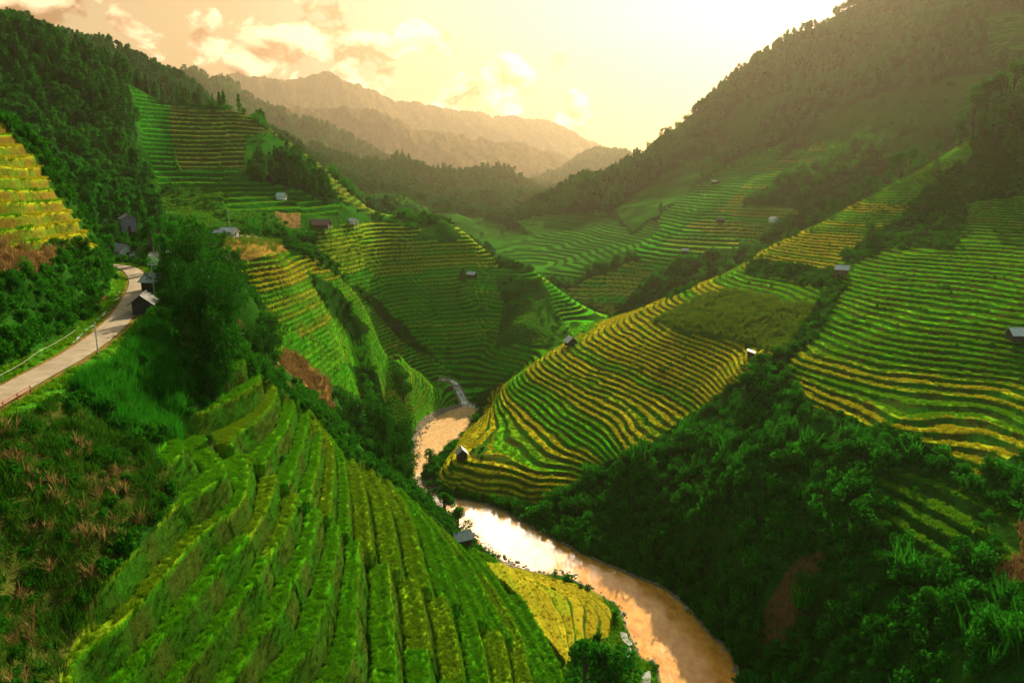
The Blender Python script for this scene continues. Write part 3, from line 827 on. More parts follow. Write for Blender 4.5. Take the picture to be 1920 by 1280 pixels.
def leaf_mat(name, ca, cb, trans=0.3, rough=0.6, nscale=0.35):
    ca, cb = rich(ca), rich(cb)
    m, t, out = new_mat(name)
    oi = t.n('ShaderNodeObjectInfo')
    geo = t.n('ShaderNodeNewGeometry')
    nz = t.n('ShaderNodeTexNoise', i_Scale=nscale, i_Detail=4.0, i_Roughness=0.7)
    t.l(geo.outputs['Position'], nz.inputs['Vector'])
    f = t.math('ADD', t.math('MULTIPLY', oi.outputs['Random'], 0.55), t.math('MULTIPLY', t.math('SUBTRACT', nz.outputs[0], 0.28), 1.15), clamp=True)
    ri = t.n('ShaderNodeMapRange', i_1=0.0, i_2=1.0, i_3=0.7, i_4=1.35)
    t.l(geo.outputs['Random Per Island'], ri.inputs[0])
    c = t.mix(1.0, t.mix(f, ca, cb), ri.outputs[0], 'MULTIPLY')
    d_ = t.n('ShaderNodeBsdfPrincipled', i_Roughness=rough)
    d_.inputs['Specular IOR Level'].default_value = 0.0
    tr = t.n('ShaderNodeBsdfTranslucent')
    t.l(c, d_.inputs['Base Color']); t.l(c, tr.inputs[0])
    mx = t.n('ShaderNodeMixShader', i_0=trans)
    t.l(d_.outputs[0], mx.inputs[1]); t.l(tr.outputs[0], mx.inputs[2]); t.l(mx.outputs[0], out.inputs[0])
    return m


M_BUSH = leaf_mat('bush_leaves', (0.014, 0.055, 0.006), (0.055, 0.17, 0.010), 0.3)
M_DARK = leaf_mat('dark_leaves', (0.012, 0.065, 0.007), (0.050, 0.19, 0.011), 0.35)
M_BAMBOO = leaf_mat('bamboo_leaves', (0.007, 0.042, 0.004), (0.032, 0.11, 0.006), 0.25)
M_FOREST = leaf_mat('forest_leaves', (0.012, 0.062, 0.012), (0.055, 0.17, 0.018), 0.28, nscale=0.05)
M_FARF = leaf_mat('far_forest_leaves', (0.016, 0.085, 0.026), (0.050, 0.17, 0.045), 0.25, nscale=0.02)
M_BRIGHT = leaf_mat('bright_leaves', (0.05, 0.19, 0.008), (0.11, 0.30, 0.012), 0.4)
M_TALL = leaf_mat('tall_grass_blades', (0.018, 0.105, 0.006), (0.055, 0.19, 0.012), 0.35)
M_RICE = leaf_mat('rice_leaves', (0.070, 0.19, 0.005), (0.13, 0.235, 0.006), 0.38, nscale=0.12)
M_WEED = leaf_mat('terrace_weeds', (0.022, 0.085, 0.005), (0.065, 0.115, 0.010), 0.3, nscale=0.25)
M_RICEG = leaf_mat('ripe_rice_leaves', (0.28, 0.30, 0.010), (0.44, 0.33, 0.012), 0.4, nscale=0.08)
M_MAIZE = leaf_mat('maize_leaves', (0.07, 0.15, 0.010), (0.20, 0.24, 0.018), 0.35, nscale=0.12)
M_DRY = leaf_mat('dry_maize_leaves', (0.17, 0.095, 0.030), (0.36, 0.23, 0.085), 0.3)
M_BARK = simple_mat('bark', (0.085, 0.06, 0.035), 0.9, 0.4, 4.0)
M_CULM = simple_mat('bamboo_culm', (0.10, 0.13, 0.03), 0.6, 0.3, 4.0)


def leaf_quads(cen, L, Wd, out_dir, seed, droop=0.0, spread=1.0):
    r = np.random.default_rng(seed)
    n = len(cen)
    ax = out_dir + r.normal(0, spread, (n, 3)); ax[:, 2] -= droop
    ax /= np.linalg.norm(ax, axis=1)[:, None] + 1e-9
    s = np.cross(ax, r.normal(0, 1, (n, 3))); s /= np.linalg.norm(s, axis=1)[:, None] + 1e-9
    k = r.uniform(0.65, 1.35, (n, 1))
    L = L * k; Wd = Wd * k
    v = np.stack([cen - ax * L * .5, cen + s * Wd * .5 - ax * L * 0.08, cen + ax * L * .5, cen - s * Wd * .5 - ax * L * 0.08], 1)
    return v.reshape(-1, 3), np.arange(n * 4).reshape(n, 4)


def clumps(blobs, n, seed, shell=0.55):
    """points spread through a set of ellipsoids, thickest near their skins"""
    r = np.random.default_rng(seed)
    w_ = np.array([b[3] * b[4] for b in blobs]); w_ = w_ / w_.sum()
    pick = r.choice(len(blobs), n, p=w_)
    dirs = r.normal(0, 1, (n, 3)); dirs /= np.linalg.norm(dirs, axis=1)[:, None]
    rad = shell + (1 - shell) * r.random(n) ** 0.6
    B = np.array(blobs)[pick]
    off = dirs * rad[:, None] * np.stack([B[:, 3], B[:, 3], B[:, 4]], 1)
    return B[:, :3] + off, dirs


def join(*parts):
    vs_, qs_, n = [], [], 0
    for v_, q_ in parts:
        vs_.append(v_); qs_.append(q_ + n); n += len(v_)
    return np.vstack(vs_), np.vstack(qs_)


def tube(path, rad, sides=6):
    path = np.asarray(path, float); n = len(path)
    rad = np.broadcast_to(np.asarray(rad, float), (n,))
    tg = np.gradient(path, axis=0); tg /= np.linalg.norm(tg, axis=1)[:, None] + 1e-9
    ref = np.array([0.0, 1.0, 0.0]) if abs(tg[0][1]) < 0.8 else np.array([1.0, 0, 0])
    a_ = np.cross(tg, ref); a_ /= np.linalg.norm(a_, axis=1)[:, None] + 1e-9
    b_ = np.cross(tg, a_)
    th = np.linspace(0, 2 * np.pi, sides, endpoint=False)
    V = path[:, None] + rad[:, None, None] * (np.cos(th)[None, :, None] * a_[:, None] + np.sin(th)[None, :, None] * b_[:, None])
    i = np.arange(n * sides).reshape(n, sides)
    q = np.stack([i[:-1], np.roll(i[:-1], -1, 1), np.roll(i[1:], -1, 1), i[1:]], -1).reshape(-1, 4)
    return V.reshape(-1, 3), q


def blade_set(n, radius, h, wd, lean, seed, bend=0.5):
    """upright bent blades, two quads each"""
    r = np.random.default_rng(seed)
    p = r.normal(0, radius * 0.55, (n, 2)); p = np.clip(p, -radius, radius)
    az = r.uniform(0, 2 * np.pi, n); hh = h * r.uniform(0.65, 1.15, n)
    dr = np.stack([np.cos(az), np.sin(az)], 1); sd = np.stack([-np.sin(az), np.cos(az)], 1)
    ln = lean * r.uniform(0.3, 1.2, n)[:, None]
    out_ = []
    for (tt, ww_) in ((0, 1.0), (0.6, 0.85), (1.0, 0.15)):
        c_ = p + dr * ln * (tt ** (1 + bend)) * hh[:, None]
        zt_ = hh * tt * (1 - 0.18 * tt * ln[:, 0])
        out_.append(np.concatenate([c_ - sd * wd * ww_ / 2, zt_[:, None]], 1)); out_.append(np.concatenate([c_ + sd * wd * ww_ / 2, zt_[:, None]], 1))
    V = np.stack(out_, 1).reshape(-1, 3)
    b_ = np.arange(n)[:, None] * 6
    q = np.concatenate([b_ + np.array([0, 1, 3, 2]), b_ + np.array([2, 3, 5, 4])], 0)
    return V, q


def proto_bush(seed, n=240, tall=1.0, leaf=0.34):
    r = np.random.default_rng(seed)
    bl = [(r.normal(0, .42), r.normal(0, .42), tall * r.uniform(.25, .75), r.uniform(.35, .62), r.uniform(.3, .55) * tall ** .7) for _ in range(7)]
    c_, d_ = clumps(bl, n, seed)
    c_[:, 2] = np.abs(c_[:, 2])
    return leaf_quads(c_, leaf, leaf * .55, d_ + np.array([0, 0, .4]), seed + 1, 0.1)


def proto_broad(seed, H=10.0, n=1000, leaf=0.62):
    """crown in lumps round forking limbs; returns (trunk, crown)"""
    r = np.random.default_rng(seed)
    tr = [tube([(0, 0, -0.6), (r.normal(0, .1), r.normal(0, .1), H * .25), (r.normal(0, .3), r.normal(0, .3), H * .55), (r.normal(0, .4), r.normal(0, .4), H * .8)], [.028 * H, .022 * H, .014 * H, .005 * H])]
    bl = []
    for k in range(13):
        t_ = r.uniform(.30, .95); an = r.uniform(0, 6.28)
        rr_ = H * .24 * math.sin(math.pi * min(1, .22 + .72 * t_)) * r.uniform(.45, 1.1)
        c_ = np.array([math.cos(an) * rr_, math.sin(an) * rr_, H * t_])
        s_ = H * r.uniform(.075, .135)
        bl.append((*c_, s_, s_ * r.uniform(.75, 1.25)))
        tr.append(tube([(0, 0, H * t_ * .6), c_ * np.array([.6, .6, .9]), c_], [.010 * H, .006 * H, .002 * H], 4))
    c_, d_ = clumps(bl, n, seed)
    return join(*tr), leaf_quads(c_, leaf, leaf * .5, d_, seed + 1, 0.25)


def proto_bamboo(seed, H=12.0, n=1900, leaf=0.85):
    """arching culms with drooping feathery tops"""
    r = np.random.default_rng(seed)
    tr, cs, ds = [], [], []
    nc = 12
    for k in range(nc):
        an = r.uniform(0, 6.28); base = np.array([r.normal(0, .55), r.normal(0, .55), -0.5])
        hh = H * r.uniform(.62, 1.0); out_ = H * r.uniform(.05, .32)
        dv = np.array([math.cos(an), math.sin(an), 0])
        tt = np.linspace(0, 1, 9)
        path = base + dv * (out_ * tt[:, None] ** 2.2) + np.array([0, 0, 1]) * (hh * (tt - 0.10 * tt ** 4))[:, None]
        path = np.vstack([path, path[-1] + dv * out_ * .35 + np.array([0, 0, -.045 * hh])])
        tr.append(tube(path, np.linspace(.07, .015, len(path)), 5))
        m = n // nc
        q_ = .22 + .82 * r.random(m) ** .8
        pos = np.stack([np.interp(q_ * (len(path) - 2), np.arange(len(path)), path[:, i]) for i in range(3)], 1)
        wd = H * .062 * np.clip(1.25 - np.abs(q_ - .62) * 1.3, .25, 1.2)
        of = r.normal(0, 1, (m, 3)) * wd[:, None] * np.array([.75, .75, .8])
        cs.append(pos + of); ds.append(of / (np.linalg.norm(of, axis=1)[:, None] + 1e-6))
    c_ = np.vstack(cs); d_ = np.vstack(ds)
    keep = c_[:, 2] > 0.25
    return join(*tr), leaf_quads(c_[keep], leaf, leaf * .27, d_[keep], seed + 1, 0.9, .7)


def proto_column(seed, H=10.0, n=420, leaf=0.85, width=0.16):
    """narrow forest tree with ragged layered branches"""
    r = np.random.default_rng(seed)
    tr = [tube([(0, 0, -.6), (0, 0, H * .5), (r.normal(0, .1), r.normal(0, .1), H * .97)], [.02 * H, .013 * H, .002 * H], 5)]
    q_ = r.random(n) ** .85
    lay = np.floor(q_ * 9) / 9 + r.normal(0, .022, n)
    rad = H * width * np.clip((1.04 - lay), .05, 1) ** .75 * np.clip(.35 + lay * 3, 0, 1) * (.35 + .75 * r.random(n)) * (1 + .35 * np.sin(np.floor(q_ * 9) * 2.4))
    an = r.uniform(0, 6.28, n) + 0
    c_ = np.stack([np.cos(an) * rad, np.sin(an) * rad, H * (.10 + .88 * lay) - rad * .25], 1)
    d_ = np.stack([np.cos(an), np.sin(an), np.zeros(n) - .1], 1)
    return join(*tr), leaf_quads(c_, leaf, leaf * .5, d_, seed + 1, .35, .5)


def proto_maize(seed, n=7):
    r = np.random.default_rng(seed)
    parts = []
    for k in range(n):
        b_ = np.array([r.normal(0, .5), r.normal(0, .5), 0]); h_ = r.uniform(1.5, 2.3)
        parts.append(tube([b_, b_ + np.array([r.normal(0, .08), r.normal(0, .08), h_])], [.028, .014], 3))
        bl = blade_set(6, .02, h_ * .62, .10, .9, seed * 31 + k)
        v_ = bl[0] + b_ + np.array([0, 0, .25 * h_])
        v_[:, 2] += np.repeat(r.uniform(-.2, .35, 6) * h_, 6)
        parts.append((v_, bl[1]))
    return join(*parts)


HID = bpy.data.collections.new('plant_kinds')     # sources for the massed plants, not part of the scene


def kind_set(name, protos, mat):
    c_ = bpy.data.collections.new(name)
    for i_, (v_, q_) in enumerate(protos):
        me_ = mesh_np(name, v_, q_, smooth=False)
        me_.materials.append(mat)
        c_.objects.link(bpy.data.objects.new('%s_%02d' % (name, i_), me_))
    return c_


def instancer(coll):
    ng = bpy.data.node_groups.new('planting', 'GeometryNodeTree')
    ng.interface.new_socket('Geometry', in_out='INPUT', socket_type='NodeSocketGeometry')
    ng.interface.new_socket('Geometry', in_out='OUTPUT', socket_type='NodeSocketGeometry')
    t = NT(ng)
    gi = t.n('NodeGroupInput'); go = t.n('NodeGroupOutput')
    ci = t.n('GeometryNodeCollectionInfo'); ci.inputs[0].default_value = coll
    ci.inputs['Separate Children'].default_value = True; ci.inputs['Reset Children'].default_value = True
    ip = t.n('GeometryNodeInstanceOnPoints'); ip.inputs['Pick Instance'].default_value = True
    ar = t.n('GeometryNodeInputNamedAttribute', data_type='FLOAT_VECTOR'); ar.inputs[0].default_value = 'rot'
    as__ = t.n('GeometryNodeInputNamedAttribute', data_type='FLOAT_VECTOR'); as__.inputs[0].default_value = 'sc'
    ap = t.n('GeometryNodeInputNamedAttribute', data_type='INT'); ap.inputs[0].default_value = 'pick'
    t.l(gi.outputs[0], ip.inputs['Points']); t.l(ci.outputs[0], ip.inputs['Instance'])
    t.l(ar.outputs[0], ip.inputs['Rotation']); t.l(as__.outputs[0], ip.inputs['Scale']); t.l(ap.outputs[0], ip.inputs['Instance Index'])
    t.l(ip.outputs[0], go.inputs[0])
    return ng


CELL_AREA = (RR[1:] - RR[:-1])[:, None] * RR[:-1, None] * (AZ[1] - AZ[0]) * np.ones((1, NCOL - 1))


def sample(mask, density, height=1.0, seed=0, tol=0.004):
    """random planting spots in the cells of a mask that can be seen"""
    r = np.random.default_rng(seed)
    m = mask[:-1, :-1] & ((TAN[:-1, :-1] + height / RR[:-1, None]) > HORI[:-1, :-1] - tol)
    w_ = CELL_AREA * m * (density[:-1, :-1] if np.ndim(density) else density)
    flat = w_.ravel(); tot = flat.sum()
    n = r.poisson(tot)
    cs_ = np.cumsum(flat)
    k = np.searchsorted(cs_, r.random(n) * tot)
    k = np.clip(k, 0, len(flat) - 1)
    i, j = np.divmod(k, NCOL - 1)
    fi = r.random(n); fj = r.random(n)
    rr_ = RR[i] + (RR[i + 1] - RR[i]) * fi; az = AZ[j] + (AZ[1] - AZ[0]) * fj
    z_ = (ZG[i, j] * (1 - fj) + ZG[i, j + 1] * fj) * (1 - fi) + (ZG[i + 1, j] * (1 - fj) + ZG[i + 1, j + 1] * fj) * fi
    return np.stack([rr_ * np.sin(az), rr_ * np.cos(az), z_], 1), i, j


TOTAL = {}


def plant(name, label, coll, pts, sc, seed, tilt=0.12, sink=0.0, aspect=None):
    r = np.random.default_rng(seed)
    n = len(pts)
    me_ = bpy.data.meshes.new(name)
    me_.vertices.add(n)
    p_ = pts.copy(); p_[:, 2] -= sink * np.asarray(sc)
    me_.vertices.foreach_set('co', p_.astype(np.float32).ravel())
    rot = np.stack([r.normal(0, tilt, n), r.normal(0, tilt, n), r.uniform(0, 6.28, n)], 1).astype(np.float32)
    s3 = np.repeat(np.asarray(sc, np.float32)[:, None], 3, 1)
    if aspect is not None: s3[:, 2] *= aspect
    at_ = me_.attributes.new('rot', 'FLOAT_VECTOR', 'POINT'); at_.data.foreach_set('vector', rot.ravel())
    at_ = me_.attributes.new('sc', 'FLOAT_VECTOR', 'POINT'); at_.data.foreach_set('vector', s3.ravel())
    at_ = me_.attributes.new('pick', 'INT', 'POINT'); at_.data.foreach_set('value', r.integers(0, len(coll.objects), n).astype(np.int32))
    o = put(name, me_)
    md = o.modifiers.new('planting', 'NODES'); md.node_group = instancer(coll)
    tag(o, label, None, None, 'stuff')
    TOTAL[name] = n
    return o


K_BUSH = kind_set('bush', [proto_bush(s, 230, 1.0) for s in (1, 2, 3)] + [proto_bush(s, 260, 1.7) for s in (4, 5)], M_BUSH)
K_DARK = kind_set('dark_bush', [proto_bush(s, 220, 1.1, .36) for s in (11, 12, 13)] + [proto_bush(s, 260, 1.8, .36) for s in (14, 15)] + [proto_bush(16, 280, 2.7, .34), blade_set(70, .9, 2.3, .17, .6, 17), proto_bush(18, 150, .7, .5)], M_DARK)
K_BRIGHT = kind_set('bright_bush', [proto_bush(s, 220, 1.1) for s in (21, 22)], M_BRIGHT)
K_FAR = kind_set('far_tree', [join(*proto_column(31, 10, 240, 1.3, .19))] + [join(*proto_broad(s, 9, 300, 1.3)) for s in (44, 45, 46)], M_FARF)
K_FOREST = kind_set('forest_tree', [join(*proto_column(s, 10, 260, 1.25, .17)) for s in (31, 32)] + [join(*proto_broad(s, 9, 300, 1.3)) for s in (34, 35, 36)], M_FOREST)
K_WOOD = kind_set('wood_tree', [join(*proto_broad(s, 9, 320, 1.2)) for s in (36, 37, 38, 39)], M_FARF)
K_TALL = kind_set('tall_grass', [blade_set(60, .8, 2.3, .07, .45, s) for s in (41, 42)], M_TALL)
K_RICE = kind_set('rice_plant', [blade_set(46, .5, .55, .040, .55, s) for s in (51, 52, 53)], M_RICE)
M_RICEY = leaf_mat('yellowing_rice_leaves', (0.10, 0.20, 0.005), (0.19, 0.235, 0.008), 0.38, nscale=0.12)
K_RICEY = kind_set('yellowing_rice', [blade_set(46, .5, .55, .040, .55, s) for s in (88, 89)], M_RICEY)
K_WEED = kind_set('weed', [blade_set(40, .55, .8, .045, .6, s) for s in (54, 55)], M_WEED)
M_BANK = leaf_mat('bank_grass_blades', (0.030, 0.095, 0.005), (0.085, 0.11, 0.009), 0.3, nscale=0.2)
K_BANK = kind_set('bank_tuft', [blade_set(44, .5, .6, .04, .6, s) for s in (86, 87)], M_BANK)
M_RICEF = leaf_mat('field_rice_leaves', (0.085, 0.20, 0.006), (0.18, 0.26, 0.008), 0.38, nscale=0.1)
K_RICEF = kind_set('rice_tuft', [blade_set(40, .75, .55, .10, .5, s) for s in (56, 57)], M_RICEF)
K_RICEG = kind_set('ripe_tuft', [blade_set(40, .75, .55, .10, .5, s) for s in (58, 59)], M_RICEG)
K_MAIZE = kind_set('maize', [proto_maize(s) for s in (61, 62)], M_MAIZE)
K_DRY = kind_set('dry_maize', [proto_maize(s, 6) for s in (63, 64)], M_DRY)

onland = (dist_river > .3) & (dist_stream > 3) & (zone != GRAVEL) & ~in_river & (dist_road > 2.9)
BIG = ndis = fbm(XG / 11, YG / 11, 3, 101)
reg_full = np.pad(reg, ((0, 1), (0, 1)), mode='edge')
R_ = {n_: (reg_full == i_) for i_, n_ in enumerate(names)}

# thickets of bushes
m = (zone == SCRUB) & onland & R_['riverside_slope']
p, i, j = sample(m, 0.20, 3, 1)
plant('riverside_thicket', 'dense dark green bushes covering the slope above the right river bank', K_DARK, p, np.random.default_rng(1).uniform(.9, 2.3, len(p)) * (1 + .45 * BIG[i, j]), 1, sink=.15)
p, i, j = sample(m & (fbm(XG / 18, YG / 18, 3, 103) > 0.0), 0.11, 3, 2)
plant('riverside_thicket', 'lighter green bushes among the dark ones on the right bank slope', K_BUSH, p, np.random.default_rng(2).uniform(.7, 1.8, len(p)), 2, sink=.1)
m = (zone == SCRUB) & onland & (R_['foreground_hill'] | R_['roadside_hill']) & (YG < 260)
p, i, j = sample(m, np.where(R_['roadside_hill'], 0.55, 0.42), 2, 3)
plant('hedge_thicket', 'tangle of green bushes on the banks above and below the road', K_BUSH, p, np.random.default_rng(3).uniform(.6, 1.5, len(p)) * (1 + .4 * BIG[i, j]), 3, sink=.1, aspect=1.25)
m = (zone == SCRUB) & onland & (R_['valley_spur'] | R_['terraced_knoll'] | R_['terraced_hillside'])
p, i, j = sample(m, 0.13, 3, 4)
plant('field_scrub', 'low scrub between the terraces of the middle hills', K_BUSH, p, np.random.default_rng(4).uniform(.7, 1.9, len(p)), 4, sink=.1)
m = (zone == SCRUB) & onland & ((R_['mountainside']) | R_['wooded_hill'] | R_['valley_hill'])
p, i, j = sample(m, 0.05, 4, 5)
plant('hill_scrub', 'dark scrub on the lower mountainsides', K_DARK, p, np.random.default_rng(5).uniform(1.5, 3.6, len(p)), 5, sink=.1)
# bushes straggling along terrace risers
rise_m = np.zeros(ZB.shape, bool); rise_m[ti] = (FR > tread[ti]) & (FR < .9)
p, i, j = sample(rise_m & (fbm(XG / 13, YG / 13, 3, 105) > 0.30) & (YG < 480), 0.10, 2, 6)
plant('field_scrub', 'small bushes straggling over the terrace banks', K_BUSH, p, np.random.default_rng(6).uniform(.4, 1.0, len(p)), 6)
# river edge
m = (dist_river > np.where(left_side, 2.2, .3)) & (dist_river < 6) & ~in_river & (zone != TERR) & (zone != GRASS) & (dist_stream > 4)
p, i, j = sample(m, np.where(left_side, .2, .55), 2, 7)
plant('riverbank_shrubs', 'dark shrubs fringing both river banks', K_DARK, p, np.random.default_rng(7).uniform(.6, 1.4, len(p)), 7)
# woods
clear = (fbm(XG / 45, YG / 45, 3, 107) > 0.62)
m = (zone == FOREST) & R_['wooded_hill'] & ~clear
p, i, j = sample(m, 0.055, 10, 8)
plant('hill_forest', 'dark mixed forest covering the upper left hill', K_FOREST, p, np.random.default_rng(8).uniform(.5, 1.5, len(p)) * (1 + .3 * BIG[i, j]), 8, .05)
m = (zone == FOREST) & (R_['mountainside'] | R_['terraced_hillside']) & ~(mead > .4)
p, i, j = sample(m, 0.022, 10, 9)
plant('mountain_forest', 'hazy dark forest clothing the mountain on the right', K_WOOD, p, np.random.default_rng(9).uniform(.7, 1.5, len(p)), 9, .05)
m = ((zone == FOREST) | (zone == FAR)) & (R_['valley_hill'] | R_['distant_ridge']) & (YG < 3300) & ~(mead > .4)
p, i, j = sample(m, np.clip(0.020 * (900 / RG) ** 1.6, .002, .03), 12, 10)
plant('far_forest', 'hazy wood on the hills that close the valley', K_FAR, p, np.random.default_rng(10).uniform(.9, 1.7, len(p)) * (1 + (RG[i, j] > 1300) * .35), 10, .05)
m = (zone == GRASS) & (YG > 300) & (YG < 700) & (fbm(XG / 25, YG / 25, 3, 111) > .05)
p, i, j = sample(m, .03, 3, 24)
plant('hill_scrub', 'scattered bushes on the meadows of the middle hills', K_BUSH, p, np.random.default_rng(24).uniform(.8, 2.2, len(p)), 24)
p, i, j = sample(mead > .4, .006, 3, 25)
plant('hill_scrub', 'scattered bushes on the hazy meadows of the mountainside', K_DARK, p, np.random.default_rng(25).uniform(1.2, 3.5, len(p)), 25)
# grasses and crops
m = (zone == TALL) & onland
p, i, j = sample(m, 3.2, 2, 11)
plant('tall_grass', 'mound of tall bright green grass beside the road', K_TALL, p, np.random.default_rng(11).uniform(.6, 1.15, len(p)), 11, .2)
p, i, j = sample(m, .16, 2, 23)
plant('hedge_thicket', 'bushes mixed into the tall grass beside the road', K_BUSH, p, np.random.default_rng(23).uniform(.6, 1.4, len(p)), 23, aspect=1.2)
m = (zone == MAIZE) & (pal == 2) & onland
p, i, j = sample(m, 1.5, 1, 12)
plant('weedy_slope', 'rough green weeds covering the slope at the lower left', K_WEED, p, np.random.default_rng(12).uniform(.8, 1.8, len(p)), 12, .2)
p, i, j = sample(m, 0.32, 1, 13)
plant('weedy_slope', 'low bushes among the weeds at the lower left', K_BUSH, p, np.random.default_rng(13).uniform(.3, .9, len(p)), 13)
p, i, j = sample(m & (fbm(XG / 9, YG / 9, 3, 109) > 0.0), 0.20, 1, 14)
plant('dry_maize', 'dry brown maize stalks standing in the weeds at the lower left', K_DRY, p, np.random.default_rng(14).uniform(.6, 1.05, len(p)), 14, .12)
m = (zone == SOIL) & onland & (YG < 260)
p, i, j = sample(m, .35, 1, 22)
plant('weedy_slope', 'sparse weeds growing on the bare earth patches', K_WEED, p, np.random.default_rng(22).uniform(.5, 1.3, len(p)), 22, .2)
m = (zone == CORN) & onland
p, i, j = sample(m, 1.0, 1, 15)
plant('dry_maize', 'patches of dry orange maize beside the terraces', K_DRY, p, np.random.default_rng(15).uniform(.7, 1.1, len(p)), 15, .1)
m = (zone == MAIZE) & (pal != 2) & onland
p, i, j = sample(m, np.where(pal == 1, .12, 0.7), 1, 16)
plant('maize_field', 'yellow-green maize plots among the terraces', K_MAIZE, p, np.random.default_rng(16).uniform(.6, 1.0, len(p)), 16, .1)
m = (zone == GRASS) & onland & (YG < 420)
p, i, j = sample(m, np.where(YG < 215, 1.6, .5), 1, 17)
plant('bank_grass', 'short green grass on the banks and river flats', K_RICEF, p, np.random.default_rng(17).uniform(.4, .9, len(p)), 17, .15)
# rice standing on the treads
tread_m = np.zeros(ZB.shape, bool); tread_m[ti] = (FR < tread[ti] - np.where(near, .06, .02)) | (FR > .95)
fore = np.zeros(ZB.shape, bool); fore[ti] = near
gold = (cz[..., 0] > cz[..., 1] * .85)
ylw = cz[..., 0] > cz[..., 1] * .40
p, i, j = sample(tread_m & fore & ylw, 6.5, .6, 28)
plant('rice_crop', 'yellowing rice standing on some foreground terraces', K_RICEY, p, np.random.default_rng(28).uniform(.45, .8, len(p)), 28, .12)
p, i, j = sample(tread_m & fore & ~ylw, 6.5, .6, 18)
plant('rice_crop', 'thick green rice standing on the foreground terraces', K_RICE, p, np.random.default_rng(18).uniform(.45, .8, len(p)), 18, .12)
rm = np.zeros(ZB.shape, bool); rm[ti] = (FR >= tread[ti] + .07) & (FR < .95) & near
p, i, j = sample(rm, 3.2, .6, 19)
plant('bank_weeds', 'brown-green weeds on the foreground terrace banks', K_BANK, p, np.random.default_rng(19).uniform(.4, .95, len(p)), 19, .25)
m = tread_m & ~fore & (YG < 420) & onland
dn = np.where(pal == 12, .30, np.where(YG < 240, 1.1, .55))
p, i, j = sample(m & ~gold, dn, .6, 20, tol=.001)
plant('rice_crop', 'green rice on the terraces around the valley', K_RICEF, p, np.random.default_rng(20).uniform(.7, 1.1, len(p)), 20, .12)
p, i, j = sample(m & gold, dn, .6, 21, tol=.001)
plant('rice_crop', 'ripe golden rice on the terraces around the valley', K_RICEG, p, np.random.default_rng(21).uniform(.7, 1.1, len(p)) * np.where(pal[i, j] == 12, .6, 1), 21, .12)
print('PLANTS', TOTAL)
# ------------------------------------------------------------------ single trees


class Kind:
    def __init__(self, name, H, pairs, leaf, bark):
        self.name, self.H, self.items = name, H, []
        for (tv, tq), (cv, cq) in pairs:
            tm_ = mesh_np(name + '_trunk', tv, tq); tm_.materials.append(bark)
            cm_ = mesh_np(name + '_crown', cv, cq, smooth=False); cm_.materials.append(leaf)
            self.items.append((tm_, cm_))


T_BAMBOO = Kind('bamboo', 12.0, [proto_bamboo(s, 12, 2600, .62) for s in (71, 72, 73)], M_BAMBOO, M_CULM)
T_BROAD = Kind('broadleaf_tree', 10.0, [proto_broad(s, 10, 1700, .48) for s in (74, 75, 76)], M_DARK, M_BARK)
T_LIGHT = Kind('broadleaf_tree', 10.0, [proto_broad(s, 10, 1500, .48) for s in (77, 78)], M_BUSH, M_BARK)
T_CONE = Kind('narrow_tree', 10.0, [proto_column(s, 10, 520, .75, .15) for s in (81, 82, 83)], M_FOREST, M_BARK)
T_VINE = Kind('ivy_tree', 10.0, [proto_column(s, 10, 1700, .46, .24) for s in (84, 85)], M_DARK, M_BARK)
TR = np.random.default_rng(99)


def tree(kind, x, y, h, label, cat='tree', group=None, widen=1.0):
    k = int(TR.integers(0, len(kind.items)))
    z_ = float(ground_at(x, y)[0])
    r_ = bpy.data.objects.new(kind.name, None); COL.objects.link(r_)
    r_.location = (x, y, z_ - .15); r_.rotation_euler = (0, 0, float(TR.uniform(0, 6.28)))
    s_ = h / kind.H
    r_.scale = (s_ * widen, s_ * widen, s_)
    tag(r_, label, cat, group)
    put('trunk', kind.items[k][0], None, r_); put('crown', kind.items[k][1], None, r_)
    return r_


def tree_top(kind, u, v, d_, label, group=None, hmin=3.0, hmax=26.0, widen=1.0, cat='tree'):
    """a tree at distance d_ whose top is seen at (u, v)"""
    x, y, zt_ = at_d(u, v, d_)
    h = min(max(zt_ - float(ground_at(x, y)[0]), hmin), hmax)
    return tree(kind, x, y, h, label, cat, group, widen)


gb = 'bamboos in the dark grove beside the road'
for (u, v, d_) in ((345, 385, 152), (312, 425, 158), (330, 470, 130), (372, 478, 127), (405, 500, 125), (392, 585, 118), (418, 610, 123), (312, 530, 136), (385, 440, 150),
                   (360, 420, 165), (398, 660, 115), (420, 680, 122), (408, 550, 121), (300, 470, 150), (340, 500, 124), (410, 470, 140)):
    tree_top(T_BAMBOO, u, v, d_, 'tall dark bamboo packed into the grove between the bending road and the nearest terraces', gb, widen=.92)
gs = 'slim trees on the gully slope right of the grove'
for (u, v, d_) in ((470, 480, 178), (487, 555, 182), (440, 470, 200), (458, 600, 165), (480, 610, 170), (425, 455, 225), (500, 500, 195)):
    tree_top(T_BAMBOO if d_ < 190 else T_LIGHT, u, v, d_, 'slim leafy tree standing above the gully just right of the dark roadside grove', gs, hmax=13)
gh = 'trees around the roadside houses'
for (u, v, d_) in ((212, 420, 240), (262, 430, 235), (280, 415, 215), (300, 440, 190), (200, 435, 225), (255, 405, 262), (292, 400, 235), (320, 400, 215), (225, 412, 268), (270, 395, 270), (213, 458, 222), (252, 458, 226), (202, 472, 206), (266, 472, 212), (236, 440, 240)):
    tree_top(T_BROAD, u, v, d_, 'round dark tree growing around the purple-roofed houses at the road bend', gh, hmax=13, hmin=5)
gr = 'bamboos below the middle spur by the river'
